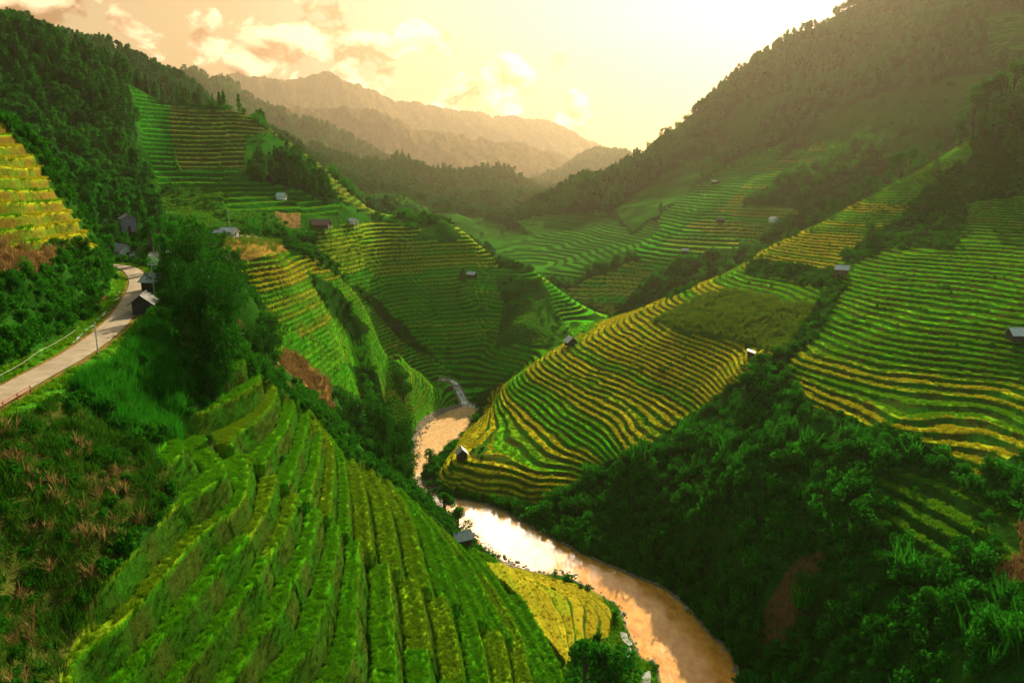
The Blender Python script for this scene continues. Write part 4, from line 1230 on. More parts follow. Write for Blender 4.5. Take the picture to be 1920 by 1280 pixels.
for (u, v, d_) in ((690, 690, 236), (660, 735, 226), (640, 765, 214), (716, 742, 206), (745, 800, 206), (765, 815, 216), (700, 790, 196), (725, 850, 190), (762, 862, 200), (675, 770, 205), (735, 770, 222), (712, 820, 186),
                   (750, 840, 196), (690, 830, 182), (655, 800, 190), (705, 715, 228)):
    tree_top(T_BAMBOO, u, v, d_, 'dark bamboo in the clump on the left river bank behind the foreground terraces', gr, widen=1.1, hmax=22)
for (u, v, d_, lb, kd) in ((832, 925, 209, 'round dark tree leaning over the left river bank just above the grey-roofed riverside hut', T_BROAD), (858, 950, 203, 'smaller dark tree close to the grey-roofed riverside hut', T_BROAD),
                           (675, 615, 288, 'single columnar dark tree standing among the bright lower terraces of the middle spur', T_VINE), (806, 842, 268, 'small dark tree on the gravel tongue in the river bend', T_BROAD),
                           (1098, 1205, 129, 'dark tree at the bottom edge left of the river, left one of three', T_BROAD), (1128, 1200, 132, 'tallest dark tree at the bottom edge left of the river', T_VINE), (1158, 1222, 130, 'dark tree at the bottom edge nearest to the shallow pools', T_BROAD),
                           (1430, 655, 231, 'tall ivy-covered dark tree at the top of the bushy slope beside the small white-roofed hut', T_VINE), (1402, 700, 231, 'lower dark tree left of the ivy-covered tree on the bushy slope', T_BROAD), (1465, 705, 225, 'lower dark tree right of the ivy-covered tree on the bushy slope', T_BROAD),
                           (1758, 295, 404, 'tall dark tree at the head of the scrub strip dividing the right hillside', T_VINE), (1742, 340, 388, 'dark tree in the scrub strip dividing the right hillside, below the tall one', T_BROAD), (1728, 375, 372, 'bushy light green tree low in the scrub strip dividing the right hillside', T_LIGHT), (1772, 350, 384, 'dark rounded tree on the right side of the scrub strip dividing the right hillside', T_BROAD),
                           (1637, 412, 350, 'small pointed tree growing out of the golden terraces on the right ridge', T_LIGHT), (1478, 240, 708, 'lone dark clump of trees at the top of the hazy mountain terraces', T_BROAD),
                           (820, 408, 478, 'little flat-crowned tree on top of the round terraced knoll', T_LIGHT), (752, 610, 318, 'dark tree beside the tiny dark hut at the end of the middle spur', T_LIGHT), (1205, 640, 262 + 60, 'bright bush among the terraces right of the ridge hut', T_LIGHT),
                           (868, 500, 434, 'dark tree next to the small pale hut on the terraced knoll', T_VINE), (395, 860, 100, 'bright green bush growing on the edge of the foreground terraces', T_LIGHT)):
    tree_top(kd, u, v, d_, lb, hmin=2.5, hmax=16, widen=1.7 if kd is T_VINE else 1.3, cat='bush' if 'bush ' in lb and 'tree' not in lb else 'tree')
gw = 'big trees at the right edge above the terraces'
for (u, v, d_) in ((1808, 215, 425), (1832, 175, 430), (1858, 150, 435), (1885, 130, 430), (1912, 95, 436), (1935, 110, 428), (1845, 225, 415), (1875, 195, 412), (1905, 175, 414), (1925, 200, 405), (1960, 90, 435), (1800, 250, 424), (1990, 60, 440), (1960, 200, 400), (1890, 260, 402), (1920, 280, 395), (1860, 280, 406)):
    tree_top(T_BROAD if TR.random() < .55 else T_LIGHT, u, v, d_, 'big leafy tree in the wood at the right edge above the terraces', gw, hmin=8, hmax=26, widen=1.35)
gk = 'trees peeping over the right ridge'
for (u, v, d_) in ((1560, 372, 414), (1575, 380, 412), (1605, 345, 418), (1632, 328, 420), (1648, 335, 420), (1690, 285, 424), (1710, 275, 425), (1732, 285, 424), (1670, 318, 421), (1760, 262, 428), (1540, 395, 410)):
    tree_top(T_BROAD, u, v, d_, 'dark tree peeping over the ridge of the big right hillside', gk, hmin=6, hmax=16, widen=1.2)
# the row of narrow trees along the skyline of the wooded hill
crest = np.array([at_d(*p)[:2] for p in ((-40, 45, 478), (0, 55, 480), (60, 72, 490), (130, 105, 500), (200, 128, 520), (250, 158, 530), (300, 188, 540), (350, 200, 545), (400, 202, 550), (440, 206, 550))])
tt = np.linspace(0, len(crest) - 1.001, 92)
for q in tt:
    i_ = int(q); p_ = crest[i_] + (crest[i_ + 1] - crest[i_]) * (q - i_) + TR.normal(0, 3.5, 2) + np.array([0, 2.0])
    if q > 8.2 and TR.random() < .6: continue
    tree(T_CONE, p_[0], p_[1], float(TR.uniform(7.5, 14.5)), 'narrow dark tree in the row along the skyline of the wooded left hill', 'tree', 'skyline trees on the wooded hill', 1.1)
# tree line on the shoulder of the mountain on the right
crest = np.array([at_d(*p)[:2] for p in ((900, 446, 838), (1000, 393, 898), (1130, 343, 928), (1200, 288, 958), (1240, 250, 968), (1280, 220, 978), (1330, 195, 988), (1400, 145, 998), (1480, 85, 1008), (1560, 45, 1018), (1640, 3, 1018))])
for q in np.linspace(0, len(crest) - 1.001, 48):
    i_ = int(q); p_ = crest[i_] + (crest[i_ + 1] - crest[i_]) * (q - i_) + TR.normal(0, 5, 2)
    tree(T_BROAD, p_[0], p_[1], float(TR.uniform(5, 10)), 'small hazy tree on the skyline of the mountain on the right', 'tree', 'skyline trees on the right mountain', 1.3)
# shrubs that stand out on the dark slope
gq = 'rounded bushes standing out on the right bank slope'
for q in range(46):
    u, v = TR.uniform(1010, 1880), TR.uniform(830, 1240)
    x, y, z_ = hit(u, v, 80)
    if not R_['riverside_slope'][cell(np.array([x]), np.array([y]))[0][0], cell(np.array([x]), np.array([y]))[1][0]] or float(z_) < 3.5: continue
    tree(T_LIGHT if TR.random() < .35 else T_BROAD, x, y, float(TR.uniform(2.4, 5.2)), 'rounded bush rising above the thicket on the dark slope right of the river', 'bush', gq, 1.6)

# ------------------------------------------------------------------ buildings
M_WOOD = simple_mat('weathered_boards', (0.16, 0.085, 0.040), 0.85, 0.35, 2.0, stripe=('X', 2.2, 1.0))
M_DWOOD = simple_mat('dark_boards', (0.060, 0.040, 0.028), 0.85, 0.35, 2.0, stripe=('X', 2.2, 1.0))
M_TIN = simple_mat('grey_sheet_roof', (0.42, 0.43, 0.44), 0.5, 0.25, 1.2, stripe=('X', 1.6, 0.3))
M_PALE = simple_mat('pale_sheet_roof', (0.58, 0.57, 0.56), 0.55, 0.15, 1.2, stripe=('X', 1.6, 0.3))
M_SLATE = simple_mat('dark_tile_roof', (0.085, 0.080, 0.080), 0.75, 0.3, 2.0, stripe=('X', 2.0, 0.4))
M_PURP = simple_mat('mauve_sheet_roof', (0.26, 0.18, 0.24), 0.6, 0.25, 1.2, stripe=('X', 1.6, 0.3))
M_RED = simple_mat('red_sheet_roof', (0.28, 0.10, 0.09), 0.6, 0.25, 1.2, stripe=('X', 1.6, 0.3))
M_WHITE = simple_mat('white_plaster', (0.70, 0.67, 0.61), 0.8, 0.12, 1.0)
M_DOOR = simple_mat('door_boards', (0.05, 0.032, 0.02), 0.8, 0.2, 3.0)
M_POLE = simple_mat('concrete_pole', (0.34, 0.33, 0.30), 0.85, 0.15, 2.0)
M_RAIL = simple_mat('rusty_rail', (0.24, 0.075, 0.030), 0.8, 0.3, 3.0)
M_WIRE = simple_mat('black_cable', (0.30, 0.25, 0.18), 0.6, 0.1, 3.0)


def boxes(*bs):
    V, Q, n = [], [], 0
    for (x0, y0, z0, x1, y1, z1) in bs:
        V += [(x, y, z) for x in (x0, x1) for y in (y0, y1) for z in (z0, z1)]
        Q += [tuple(n + k for k in q) for q in ((0, 1, 3, 2), (4, 6, 7, 5), (0, 4, 5, 1), (2, 3, 7, 6), (0, 2, 6, 4), (1, 5, 7, 3))]
        n += 8
    return np.array(V, float), np.array(Q)


def prism(poly, y0, y1):
    """poly in xz extruded along y"""
    n = len(poly)
    V = [(x, y0, z) for x, z in poly] + [(x, y1, z) for x, z in poly]
    f = [tuple(range(n))[::-1], tuple(range(n, 2 * n))] + [(i, (i + 1) % n, n + (i + 1) % n, n + i) for i in range(n)]
    return V, f


def part(name, VF, mat, parent, bevel=0.0):
    me_ = bpy.data.meshes.new(name)
    me_.from_pydata([tuple(v) for v in VF[0]], [], [tuple(int(k) for k in q) for q in VF[1]])
    me_.update()
    o = put(name, me_, mat, parent)
    return o


def hut(name, label, cat, x, y, rot, W=4.0, L=5.0, hw=2.0, rise=1.2, over=0.5, stilt=0.0, roof=M_TIN, wall=M_WOOD, door=True, windows=0, open_side=False, shed=False, group=None, lift=0.0):
    """ridge runs along y; the door is in the gable at -y"""
    z_ = float(ground_at(x, y)[0])
    # stand it on the highest ground under the floor
    c_, s_ = math.cos(rot), math.sin(rot)
    cor = [(x + c_ * a - s_ * b, y + s_ * a + c_ * b) for a in (-W / 2, W / 2) for b in (-L / 2, L / 2)]
    gz = ground_at([q[0] for q in cor], [q[1] for q in cor])
    base = max(z_, float(gz.mean())) + lift
    low = float(gz.min()) - base - .3
    r_ = bpy.data.objects.new(name, None); COL.objects.link(r_)
    r_.location = (x, y, base); r_.rotation_euler = (0, 0, rot)
    tag(r_, label, cat, group)
    f0 = stilt
    if stilt > 0 or low < -.5:
        for a in (-1, 1):
            for b in (-1, 1):
                part('post', boxes((a * (W / 2 - .12) - .09, b * (L / 2 - .12) - .09, low - .3, a * (W / 2 - .12) + .09, b * (L / 2 - .12) + .09, f0 - .1)), wall, r_)
        part('floor', boxes((-W / 2 - .15, -L / 2 - .15, f0 - .1, W / 2 + .15, L / 2 + .15, f0 + .02)), wall, r_)
    t_ = .09
    z0, z1 = f0 + .02, f0 + hw
    dw, dh = min(.9, W * .28), min(1.85, hw * .85)
    pc = rise
    if shed:
        gab = [(-W / 2, z0), (W / 2, z0), (W / 2, z1), (-W / 2, z1 + rise)]
    else:
        gab = [(-W / 2, z0), (W / 2, z0), (W / 2, z1), (0, z1 + rise), (-W / 2, z1)]
    # four walls, butted; each a board wall of its own
    Vf, Ff = prism(gab, L / 2 - t_, L / 2)
    part('wall', (Vf, Ff), wall, r_)
    if door:
        if shed:
            gd = [(-W / 2, z0), (-dw / 2, z0), (-dw / 2, z0 + dh), (dw / 2, z0 + dh), (dw / 2, z0), (W / 2, z0), (W / 2, z1), (-W / 2, z1 + rise)]
        else:
            gd = [(-W / 2, z0), (-dw / 2, z0), (-dw / 2, z0 + dh), (dw / 2, z0 + dh), (dw / 2, z0), (W / 2, z0), (W / 2, z1), (0, z1 + rise), (-W / 2, z1)]
        part('wall', prism(gd, -L / 2, -L / 2 + t_), wall, r_)
        part('door', boxes((-dw / 2 + .01, -L / 2 + .02, z0, dw / 2 - .01, -L / 2 + .07, z0 + dh - .01)), M_DOOR, r_)
    else:
        part('wall', prism(gab, -L / 2, -L / 2 + t_), wall, r_)
    if not open_side:
        part('wall', boxes((-W / 2, -L / 2 + t_, z0, -W / 2 + t_, L / 2 - t_, z1 + (rise * .96 if shed else 0))), wall, r_)
    part('wall', boxes((W / 2 - t_, -L / 2 + t_, z0, W / 2, L / 2 - t_, z1)), wall, r_)
    for k in range(windows):
        yy = -L / 2 + L * (k + .5) / windows
        for sx_ in (-1, 1):
            xx = sx_ * (W / 2 + .012)
            wn = part('window', boxes((min(xx, xx - sx_ * .03), yy - .4, z0 + .9, max(xx, xx - sx_ * .03), yy + .4, z0 + 1.7)), M_DOOR, r_)
            part('frame', boxes((xx - .03, yy - .48, z0 + .82, xx + .03, yy + .48, z0 + .895), (xx - .03, yy - .48, z0 + 1.705, xx + .03, yy + .48, z0 + 1.78)), M_DWOOD, wn)
    th = .10
    if shed:
        sl_ = rise / W
        a0, a1 = -W / 2 - over, W / 2 + over
        zl, zr = z1 + rise + over * sl_, z1 - over * sl_
        part('roof', prism([(a0, zl + .02), (a1, zr + .02), (a1, zr + th), (a0, zl + th)], -L / 2 - over, L / 2 + over), roof, r_)
    else:
        sl_ = rise / (W / 2)
        e_ = W / 2 + over; ze = z1 - over * sl_
        rf = part('roof', prism([(-e_, ze + .02), (0, z1 + rise + .02), (e_, ze + .02), (e_, ze + th), (0, z1 + rise + th + .04), (-e_, ze + th)], -L / 2 - over, L / 2 + over), roof, r_)
        part('ridge_cap', prism([(-.22, z1 + rise + th - .06), (.22, z1 + rise + th - .06), (0, z1 + rise + th + .10)], -L / 2 - over - .02, L / 2 + over + .02), roof, rf)
    return r_


def hut_at(u, v, dmin, *a, **k):
    x, y, z_ = hit(u, v, dmin)
    name, label, cat, rot = a
    return hut(name, label, cat, x, y, rot, **k)


R = math.radians
hut_at(866, 1018, 178, 'field_hut', 'grey-roofed wooden hut on the river bank behind the foreground terraces', 'hut', R(-62), W=3.4, L=4.2, hw=1.9, rise=1.3, roof=M_TIN, wall=M_DWOOD, windows=1)
hut_at(866, 858, 240, 'field_hut', 'grey gabled hut on the golden terraces at the foot of the right hillside', 'hut', R(12), W=3.6, L=3.6, hw=2.2, rise=1.7, roof=M_TIN, wall=M_DWOOD)
hut_at(1070, 647, 330, 'field_hut', 'hut with a bright pale gable on the ridge of the right terraces', 'hut', R(18), W=4.6, L=4.4, hw=2.3, rise=2.0, over=.7, roof=M_PALE, wall=M_DWOOD)
hut_at(1408, 668, 232, 'field_hut', 'small white-roofed shelter just left of the ivy-covered tree', 'hut', R(-25), W=2.2, L=2.4, hw=1.5, rise=.7, over=.3, roof=M_TIN, wall=M_DWOOD, shed=True)
hut_at(1578, 519, 290, 'stilt_hut', 'brown board stilt hut with a pale roof on the right hillside', 'hut', R(60), W=4.2, L=4.6, hw=2.2, rise=1.3, stilt=1.2, roof=M_PALE, wall=M_WOOD)
hut_at(1908, 648, 190, 'stilt_hut', 'pale-roofed open stilt hut on the dark terraces at the right edge', 'hut', R(84), W=4.6, L=5.2, hw=2.0, rise=1.5, stilt=1.5, roof=M_PALE, wall=M_DWOOD, over=.6)
hut_at(884, 521, 400, 'field_hut', 'small pale-roofed hut on the right shoulder of the terraced knoll', 'hut', R(70), W=4.4, L=5.0, hw=1.8, rise=1.2, roof=M_PALE, wall=M_DWOOD)
hut_at(1450, 419, 540, 'field_hut', 'tiny white hut at the right edge of the hazy mountain terraces', 'hut', R(30), W=4.5, L=5.0, hw=2.6, rise=1.5, roof=M_PALE, wall=M_WHITE)
hut_at(1351, 417, 520, 'field_hut', 'tiny dark-roofed hut in the middle of the hazy mountain terraces', 'hut', R(75), W=4.2, L=5.5, hw=1.8, rise=1.3, roof=M_SLATE, wall=M_DWOOD)
hut_at(1340, 345, 560, 'field_hut', 'tiny grey hut highest on the hazy mountain terraces', 'hut', R(50), W=4.0, L=4.5, hw=2.0, rise=1.3, roof=M_TIN, wall=M_DWOOD)
hut_at(1284, 474, 500, 'field_hut', 'tiny pale-roofed hut at the lower edge of the hazy mountain terraces above the scrub', 'hut', R(80), W=3.2, L=4.5, hw=1.8, rise=1.1, roof=M_PALE, wall=M_DWOOD)
hut_at(743, 620, 300, 'field_hut', 'tiny dark hut on the tip of the middle spur', 'hut', R(20), W=2.6, L=3.0, hw=1.8, rise=1.2, roof=M_SLATE, wall=M_DWOOD)
x, y, _z = at_d(272, 592, 133)
hut('roadside_house', 'dark-roofed house whose gable looks over the road bend', 'house', x, y, R(16), W=3.0, L=5.0, hw=2.1, rise=1.2, over=.7, roof=M_SLATE, wall=M_DWOOD, lift=.2)
x, y, _z = at_d(296, 520, 160)
hut('roadside_house', 'dark board house with a pale roof and smoke rising over it behind the road bend', 'house', x, y, R(80), W=4.0, L=5.5, hw=2.4, rise=1.3, roof=M_TIN, wall=M_DWOOD, windows=1)
x, y, _z = at_d(229, 474, 228)
hut('village_house', 'mauve-roofed house with a white gable at the end of the road', 'house', x, y, R(52), W=5.0, L=7.0, hw=2.4, rise=1.7, roof=M_PURP, wall=M_WHITE, windows=2, lift=.3)
x, y, _z = at_d(243, 446, 252)
hut('village_house', 'two-storey mauve house behind the mauve-roofed house with the white gable', 'house', x, y, R(35), W=4.2, L=4.6, hw=4.4, rise=1.2, roof=M_PURP, wall=M_PURP, windows=2, lift=.4)
hut_at(430, 444, 290, 'farmhouse', 'low white farmhouse with a pale roof on the shelf above the orange meadow', 'house', R(80), W=5.0, L=6.0, hw=2.2, rise=1.6, roof=M_PALE, wall=M_WHITE, windows=2)
hut_at(412, 444, 290, 'farm_shed', 'grey shed built against the left end of the white farmhouse', 'shed', R(82), W=3.6, L=3.4, hw=1.8, rise=.9, roof=M_TIN, wall=M_DWOOD)
hut_at(603, 428, 360, 'farmhouse', 'long farmhouse with a dull red roof beside the far road', 'house', R(86), W=5.5, L=8.5, hw=2.2, rise=2.2, roof=M_RED, wall=M_DWOOD, windows=2)
hut_at(661, 420, 380, 'farmhouse', 'small white-roofed house right of the red-roofed farmhouse', 'house', R(62), W=4.0, L=5.5, hw=1.8, rise=1.2, roof=M_PALE, wall=M_WHITE)
hut_at(528, 376, 350, 'farmhouse', 'small white house at the foot of the left hill terraces', 'house', R(80), W=3.6, L=4.2, hw=2.2, rise=1.2, roof=M_PALE, wall=M_WHITE)
x, y, _z = at_d(876, 442, 540)
hut('farmhouse', 'tiny white house behind the right shoulder of the terraced knoll', 'house', x, y, R(70), W=5.0, L=7.0, hw=3.0, rise=1.4, roof=M_PALE, wall=M_WHITE, lift=max(0.0, _z - float(ground_at(x, y)[0]) - 1.5) * 0)


def pole(u, v_base, d_, h, label, arm=True, name='utility_pole', cat='pole', thin=1.0):
    x, y, _q = at_d(u, v_base, d_)
    z_ = float(ground_at(x, y)[0])
    r_ = bpy.data.objects.new(name, None); COL.objects.link(r_)
    r_.location = (x, y, z_); r_.rotation_euler = (0, 0, float(TR.uniform(-.5, .5))); tag(r_, label, cat, None)
    put('shaft', mesh_np('shaft', *tube([(0, 0, -.5), (0, 0, h * .5), (0, 0, h)], [.16 * thin, .13 * thin, .10 * thin], 10)), M_POLE, r_)
    if arm:
        am_ = part('crossarm', boxes((-.9, .10, h - .75, .9, .22, h - .62)), M_POLE, r_)
        for xx in (-.75, .75):
            put('insulator', mesh_np('insulator', *tube([(xx, .16, h - .62), (xx, .16, h - .5), (xx, .16, h - .38)], [.06, .09, .03], 8)), M_WHITE, am_)
    return r_


pole(183, 655, 101, 4.6, 'thin grey pole standing at the right edge of the road', False, thin=.6)
pole(560, 428, 372, 11, 'tall pale pole beside the cut earth bank near the far road', True)
pole(431, 436, 325, 10, 'tall pole behind the white farmhouse', True)
pole(694, 410, 440, 9, 'pole on the shelf right of the red-roofed farmhouse', True)
pole(318, 500, 172, 9, 'slim pole in front of the dark grove near the smoking house', True)
pole(291, 565, 146, 8, 'pole between the dark-roofed roadside house and the smoking house', True, thin=.8)
# cable on short posts along the bank over the road
cp = [at_d(*p)[:2] for p in ((-120, 700, 76), (0, 672, 87), (70, 648, 98), (142, 622, 113))]
cab = bpy.data.objects.new('cable_fence', None); COL.objects.link(cab)
tag(cab, 'pale cable slung on short posts along the grassy bank left of the road', 'fence')
pts3 = []
for k, (x, y) in enumerate(cp):
    z_ = float(ground_at(x, y)[0])
    put('post', mesh_np('post', *tube([(x, y, z_ - .4), (x, y, z_ + .4), (x, y, z_ + .9)], [.05, .04, .03], 6)), M_POLE, cab)
    pts3.append((x, y, z_ + .85))
path = []
for a_, b_ in zip(pts3[:-1], pts3[1:]):
    for q in np.linspace(0, 1, 10, endpoint=False):
        path.append(tuple(np.array(a_) * (1 - q) + np.array(b_) * q - np.array([0, 0, 4 * .2 * q * (1 - q)])))
path.append(pts3[-1])
put('cable', mesh_np('cable', *tube(path, .03, 5)), M_WIRE, cab)
# low rusty guard rail on the outer edge of the road, at the left of the picture
tgR = np.gradient(ROAD, axis=0); tgR /= np.linalg.norm(tgR, axis=1)[:, None]
nrR = np.stack([tgR[:, 1], -tgR[:, 0]], 1)
edge = ROAD + nrR * 2.5
uu, vv, _ = project(edge[:, 0], edge[:, 1], np.full(len(edge), ROAD_Z))
sel = np.nonzero((uu > -150) & (uu < 62) & (np.arange(len(uu)) < 38))[0]
rail = bpy.data.objects.new('guard_rail', None); COL.objects.link(rail)
rail.location = (float(edge[sel[0]][0]), float(edge[sel[0]][1]), ROAD_Z)
tag(rail, 'low rusty guard rail on the near edge of the road at the left margin', 'guard rail')
loc0 = np.array([edge[sel[0]][0], edge[sel[0]][1]])
for hgt_ in (.30, .58):
    put('rail', mesh_np('rail', *tube([(*(edge[i_] - loc0), hgt_) for i_ in sel], .08, 6)), M_RAIL, rail)
for i_ in sel[::2]:
    p_ = edge[i_] - loc0
    put('post', mesh_np('post', *tube([(p_[0], p_[1], -.5), (p_[0], p_[1], .3), (p_[0], p_[1], .66)], .09, 6)), M_RAIL, rail)

# pale concrete gutter on the inner side of the road
inner = ROAD - nrR * 3.3
uu, vv, _ = project(inner[:, 0], inner[:, 1], np.full(len(inner), ROAD_Z))
sel = np.nonzero((uu > 130) & (uu < 240) & (np.arange(len(uu)) < len(uu) - 14))[0]
g_pts = inner[sel] + np.stack([TR.normal(0, .25, len(sel)), TR.normal(0, .25, len(sel))], 1)
tag(ribbon('gutter', smooth_poly(g_pts, 4), 0.45, M_POLE, zoff=.10, cross=2), 'broken pale concrete gutter in the grass left of the road', None, None, 'structure')

# stones of the river bed and the side stream
sv, sq = [], []
r8 = np.random.default_rng(5)
cand, i, j = sample((zone == GRAVEL) & (YG < 420), 1.1, .5, 31)
c2, i, j = sample(in_river & (dist_river < 2.6) & left_side & (YG > 190) & (YG < 330), .8, .5, 32)
c3, i, j = sample(in_river & (dist_river < .8), .5, .5, 33)
c2 = np.vstack([c2, c3]); c2[:, 2] = .02
cand = np.vstack([cand, c2])
ico = np.array([(0, 0, 1), (.894, 0, .447), (.276, .851, .447), (-.724, .526, .447), (-.724, -.526, .447), (.276, -.851, .447), (.724, .526, -.447), (-.276, .851, -.447), (-.894, 0, -.447), (-.276, -.851, -.447), (.724, -.526, -.447), (0, 0, -1)])
icf = np.array([(0, 1, 2), (0, 2, 3), (0, 3, 4), (0, 4, 5), (0, 5, 1), (1, 6, 2), (2, 7, 3), (3, 8, 4), (4, 9, 5), (5, 10, 1), (6, 7, 2), (7, 8, 3), (8, 9, 4), (9, 10, 5), (10, 6, 1), (11, 7, 6), (11, 8, 7), (11, 9, 8), (11, 10, 9), (11, 6, 10)])
n = len(cand)
s_ = r8.gamma(2.2, .13, n)[:, None, None] * r8.uniform(.7, 1.3, (n, 1, 3)) * np.array([1, 1, .65])
V = cand[:, None] + ico[None] * s_ * r8.uniform(.75, 1.2, (n, 12, 1))
F = (np.arange(n)[:, None, None] * 12 + icf[None]).reshape(-1, 3)
M_STONE = simple_mat('river_stone', (0.27, 0.23, 0.18), 0.85, 0.4, 0.8)
tag(put('river_stones', mesh_np('river_stones', V.reshape(-1, 3), tris=F, smooth=False), M_STONE), 'grey stones and gravel along the river edge and in the side stream', None, None, 'stuff')
# rocks breaking the water in the bend
for (u, v, s_, lb) in ((885, 752, 1.2, 'grey rock at the mouth of the side stream, upper one'), (893, 762, 1.0, 'grey rock at the mouth of the side stream, lower one'), (876, 748, .9, 'small rock in the white water of the side stream'), (795, 900, 1.1, 'grey rock on the gravel tongue at the narrow of the river')):
    x, y, _q = at_z(u, v, 0.2)
    V = ico * s_ * r8.uniform(.7, 1.15, (12, 3)) * np.array([1.3, 1, .7])
    o = put('rock', mesh_np('rock', V, tris=icf, smooth=False), M_STONE, None, (x, y, .2))
    tag(o, lb, 'rock')
# shallow bright pools beside the river at the bottom
M_POOL, t, out = new_mat('still_water')
b = t.n('ShaderNodeBsdfPrincipled', i_Roughness=0.05)
b.inputs['Base Color'].default_value = (0.35, 0.36, 0.33, 1)
tc = t.n('ShaderNodeTexCoord'); nz = t.n('ShaderNodeTexNoise', i_Scale=2.0)
t.l(tc.outputs['Object'], nz.inputs['Vector'])
bp = t.n('ShaderNodeBump', i_Strength=.2, i_Distance=.1); t.l(nz.outputs[0], bp.inputs['Height']); t.l(bp.outputs[0], b.inputs['Normal'])
t.l(b.outputs[0], out.inputs[0])
for poly_, lb in (([(1162, 1182), (1175, 1185), (1178, 1196), (1186, 1203), (1180, 1208), (1170, 1200), (1166, 1195)], 'upper shallow pool shining in the grass beside the river at the bottom'),
                  ([(1168, 1216), (1180, 1212), (1186, 1222), (1180, 1232), (1182, 1250), (1174, 1244), (1172, 1230)], 'middle shallow pool shining in the grass beside the river at the bottom'),
                  ([(1205, 1262), (1218, 1256), (1220, 1275), (1210, 1290), (1202, 1280)], 'lowest shallow pool shining in the grass beside the river at the bottom')):
    pw = np.array([at_z(u, v, 1.0)[:2] for u, v in poly_]); pw = smooth_poly(np.vstack([pw, pw[:1]]), 4)[:-1]
    cxy = pw.mean(0)
    hh = float(np.max(ground_at(pw[:, 0], pw[:, 1]))) + .10
    me_ = bpy.data.meshes.new('pool')
    me_.from_pydata([(p_[0] - cxy[0], p_[1] - cxy[1], 0) for p_ in pw], [], [tuple(range(len(pw)))])
    tag(put('pool', me_, M_POOL, None, (cxy[0], cxy[1], hh)), lb, None, None, 'structure')

# smoke over the house behind the bend
x, y, _z = at_d(294, 520, 160)
z_ = float(ground_at(x, y)[0]) + 3.4
V = []
th = np.linspace(0, 2 * np.pi, 14, endpoint=False)
for k, (hz_, rad, ox) in enumerate(((0, .25, 0), (.9, .6, .1), (2, 1.0, .3), (3.6, 1.4, .5), (4.8, 1.2, .9), (5.7, .4, 1.1))):
    V += [(ox + math.cos(q) * rad, math.sin(q) * rad, hz_) for q in th]
Q = [tuple(range(14))[::-1]] + [(k * 14 + i_, k * 14 + (i_ + 1) % 14, (k + 1) * 14 + (i_ + 1) % 14, (k + 1) * 14 + i_) for k in range(5) for i_ in range(14)] + [tuple(range(70, 84))]
me_ = bpy.data.meshes.new('smoke'); me_.from_pydata(V, [], Q)
mt, t, out = new_mat('chimney_smoke')
pv = t.n('ShaderNodeVolumePrincipled'); pv.inputs['Color'].default_value = (.92, .94, .96, 1)
tc = t.n('ShaderNodeTexCoord'); nz = t.n('ShaderNodeTexNoise', i_Scale=.8, i_Detail=4.0)
t.l(tc.outputs['Object'], nz.inputs['Vector'])
mr = t.n('ShaderNodeMapRange', i_1=.46, i_2=.75, i_3=0.0, i_4=0.32); t.l(nz.outputs[0], mr.inputs[0]); t.l(mr.outputs[0], pv.inputs['Density'])
t.l(pv.outputs[0], out.inputs['Volume'])
tag(put('smoke', me_, mt, None, (x - .8, y, z_)), 'thin white smoke drifting up from the dark house behind the road bend', None, None, 'stuff')
HAZE = 0.8e-4
EXPOSURE = 1.36
CLOUDS = [(605, 68, 3.2, 1.1), (470, 92, 3.4, .9), (385, 70, 2.6, .8), (780, 70, 1.8, 1.1), (828, 90, 2.0, 1.0), (960, 160, 3.2, 1.2), (1085, 212, 2.2, 1.05), (50, 15, 5, 1.0), (290, 75, 2.6, .8), (690, 130, 3.4, .9), (860, 188, 3.2, 1.0), (520, 20, 3, .6), (230, 50, 1.8, .8), (1040, 118, 1.6, .9), (560, 130, 3.0, .9), (640, 165, 3, .8)]
# ------------------------------------------------------------------ sky, sun, air, camera
SUN_AZ, SUN_EL = math.radians(18), math.radians(26)
sun_dir = Vector((math.sin(SUN_AZ) * math.cos(SUN_EL), math.cos(SUN_AZ) * math.cos(SUN_EL), math.sin(SUN_EL)))
world = bpy.data.worlds.new('World')
scene.world = world
world.use_nodes = True
for nd in list(world.node_tree.nodes): world.node_tree.nodes.remove(nd)
t = NT(world.node_tree)
out = t.n('ShaderNodeOutputWorld')
sky = t.n('ShaderNodeTexSky', sky_type='NISHITA', sun_disc=False, sun_elevation=SUN_EL, sun_rotation=SUN_AZ, air_density=1.0, dust_density=6.0, ozone_density=0.5, altitude=1200)
tc = t.n('ShaderNodeTexCoord')
sep = t.n('ShaderNodeSeparateXYZ'); t.l(tc.outputs['Generated'], sep.inputs[0])
dirv = tc.outputs['Generated']
SKY_UNIT = 10.0      # world strength is 0.1


def lobe(az, el, w, vec=None):
    """1 at a direction, fading over w degrees"""
    a_, e_ = math.radians(az), math.radians(el)
    vm = t.n('ShaderNodeVectorMath', operation='DOT_PRODUCT')
    t.l(vec or dirv, vm.inputs[0])
    vm.inputs[1].default_value = (math.sin(a_) * math.cos(e_), math.cos(a_) * math.cos(e_), math.sin(e_))
    r = t.n('ShaderNodeMapRange', interpolation_type='SMOOTHSTEP', i_1=math.cos(math.radians(w)), i_2=1.0, i_3=0.0, i_4=1.0)
    t.l(vm.outputs['Value'], r.inputs[0])
    return r.outputs[0]


K = SKY_UNIT
amb = t.mix(1.0, sky.outputs[0], (0.85, 0.95, 0.60), 'MULTIPLY')
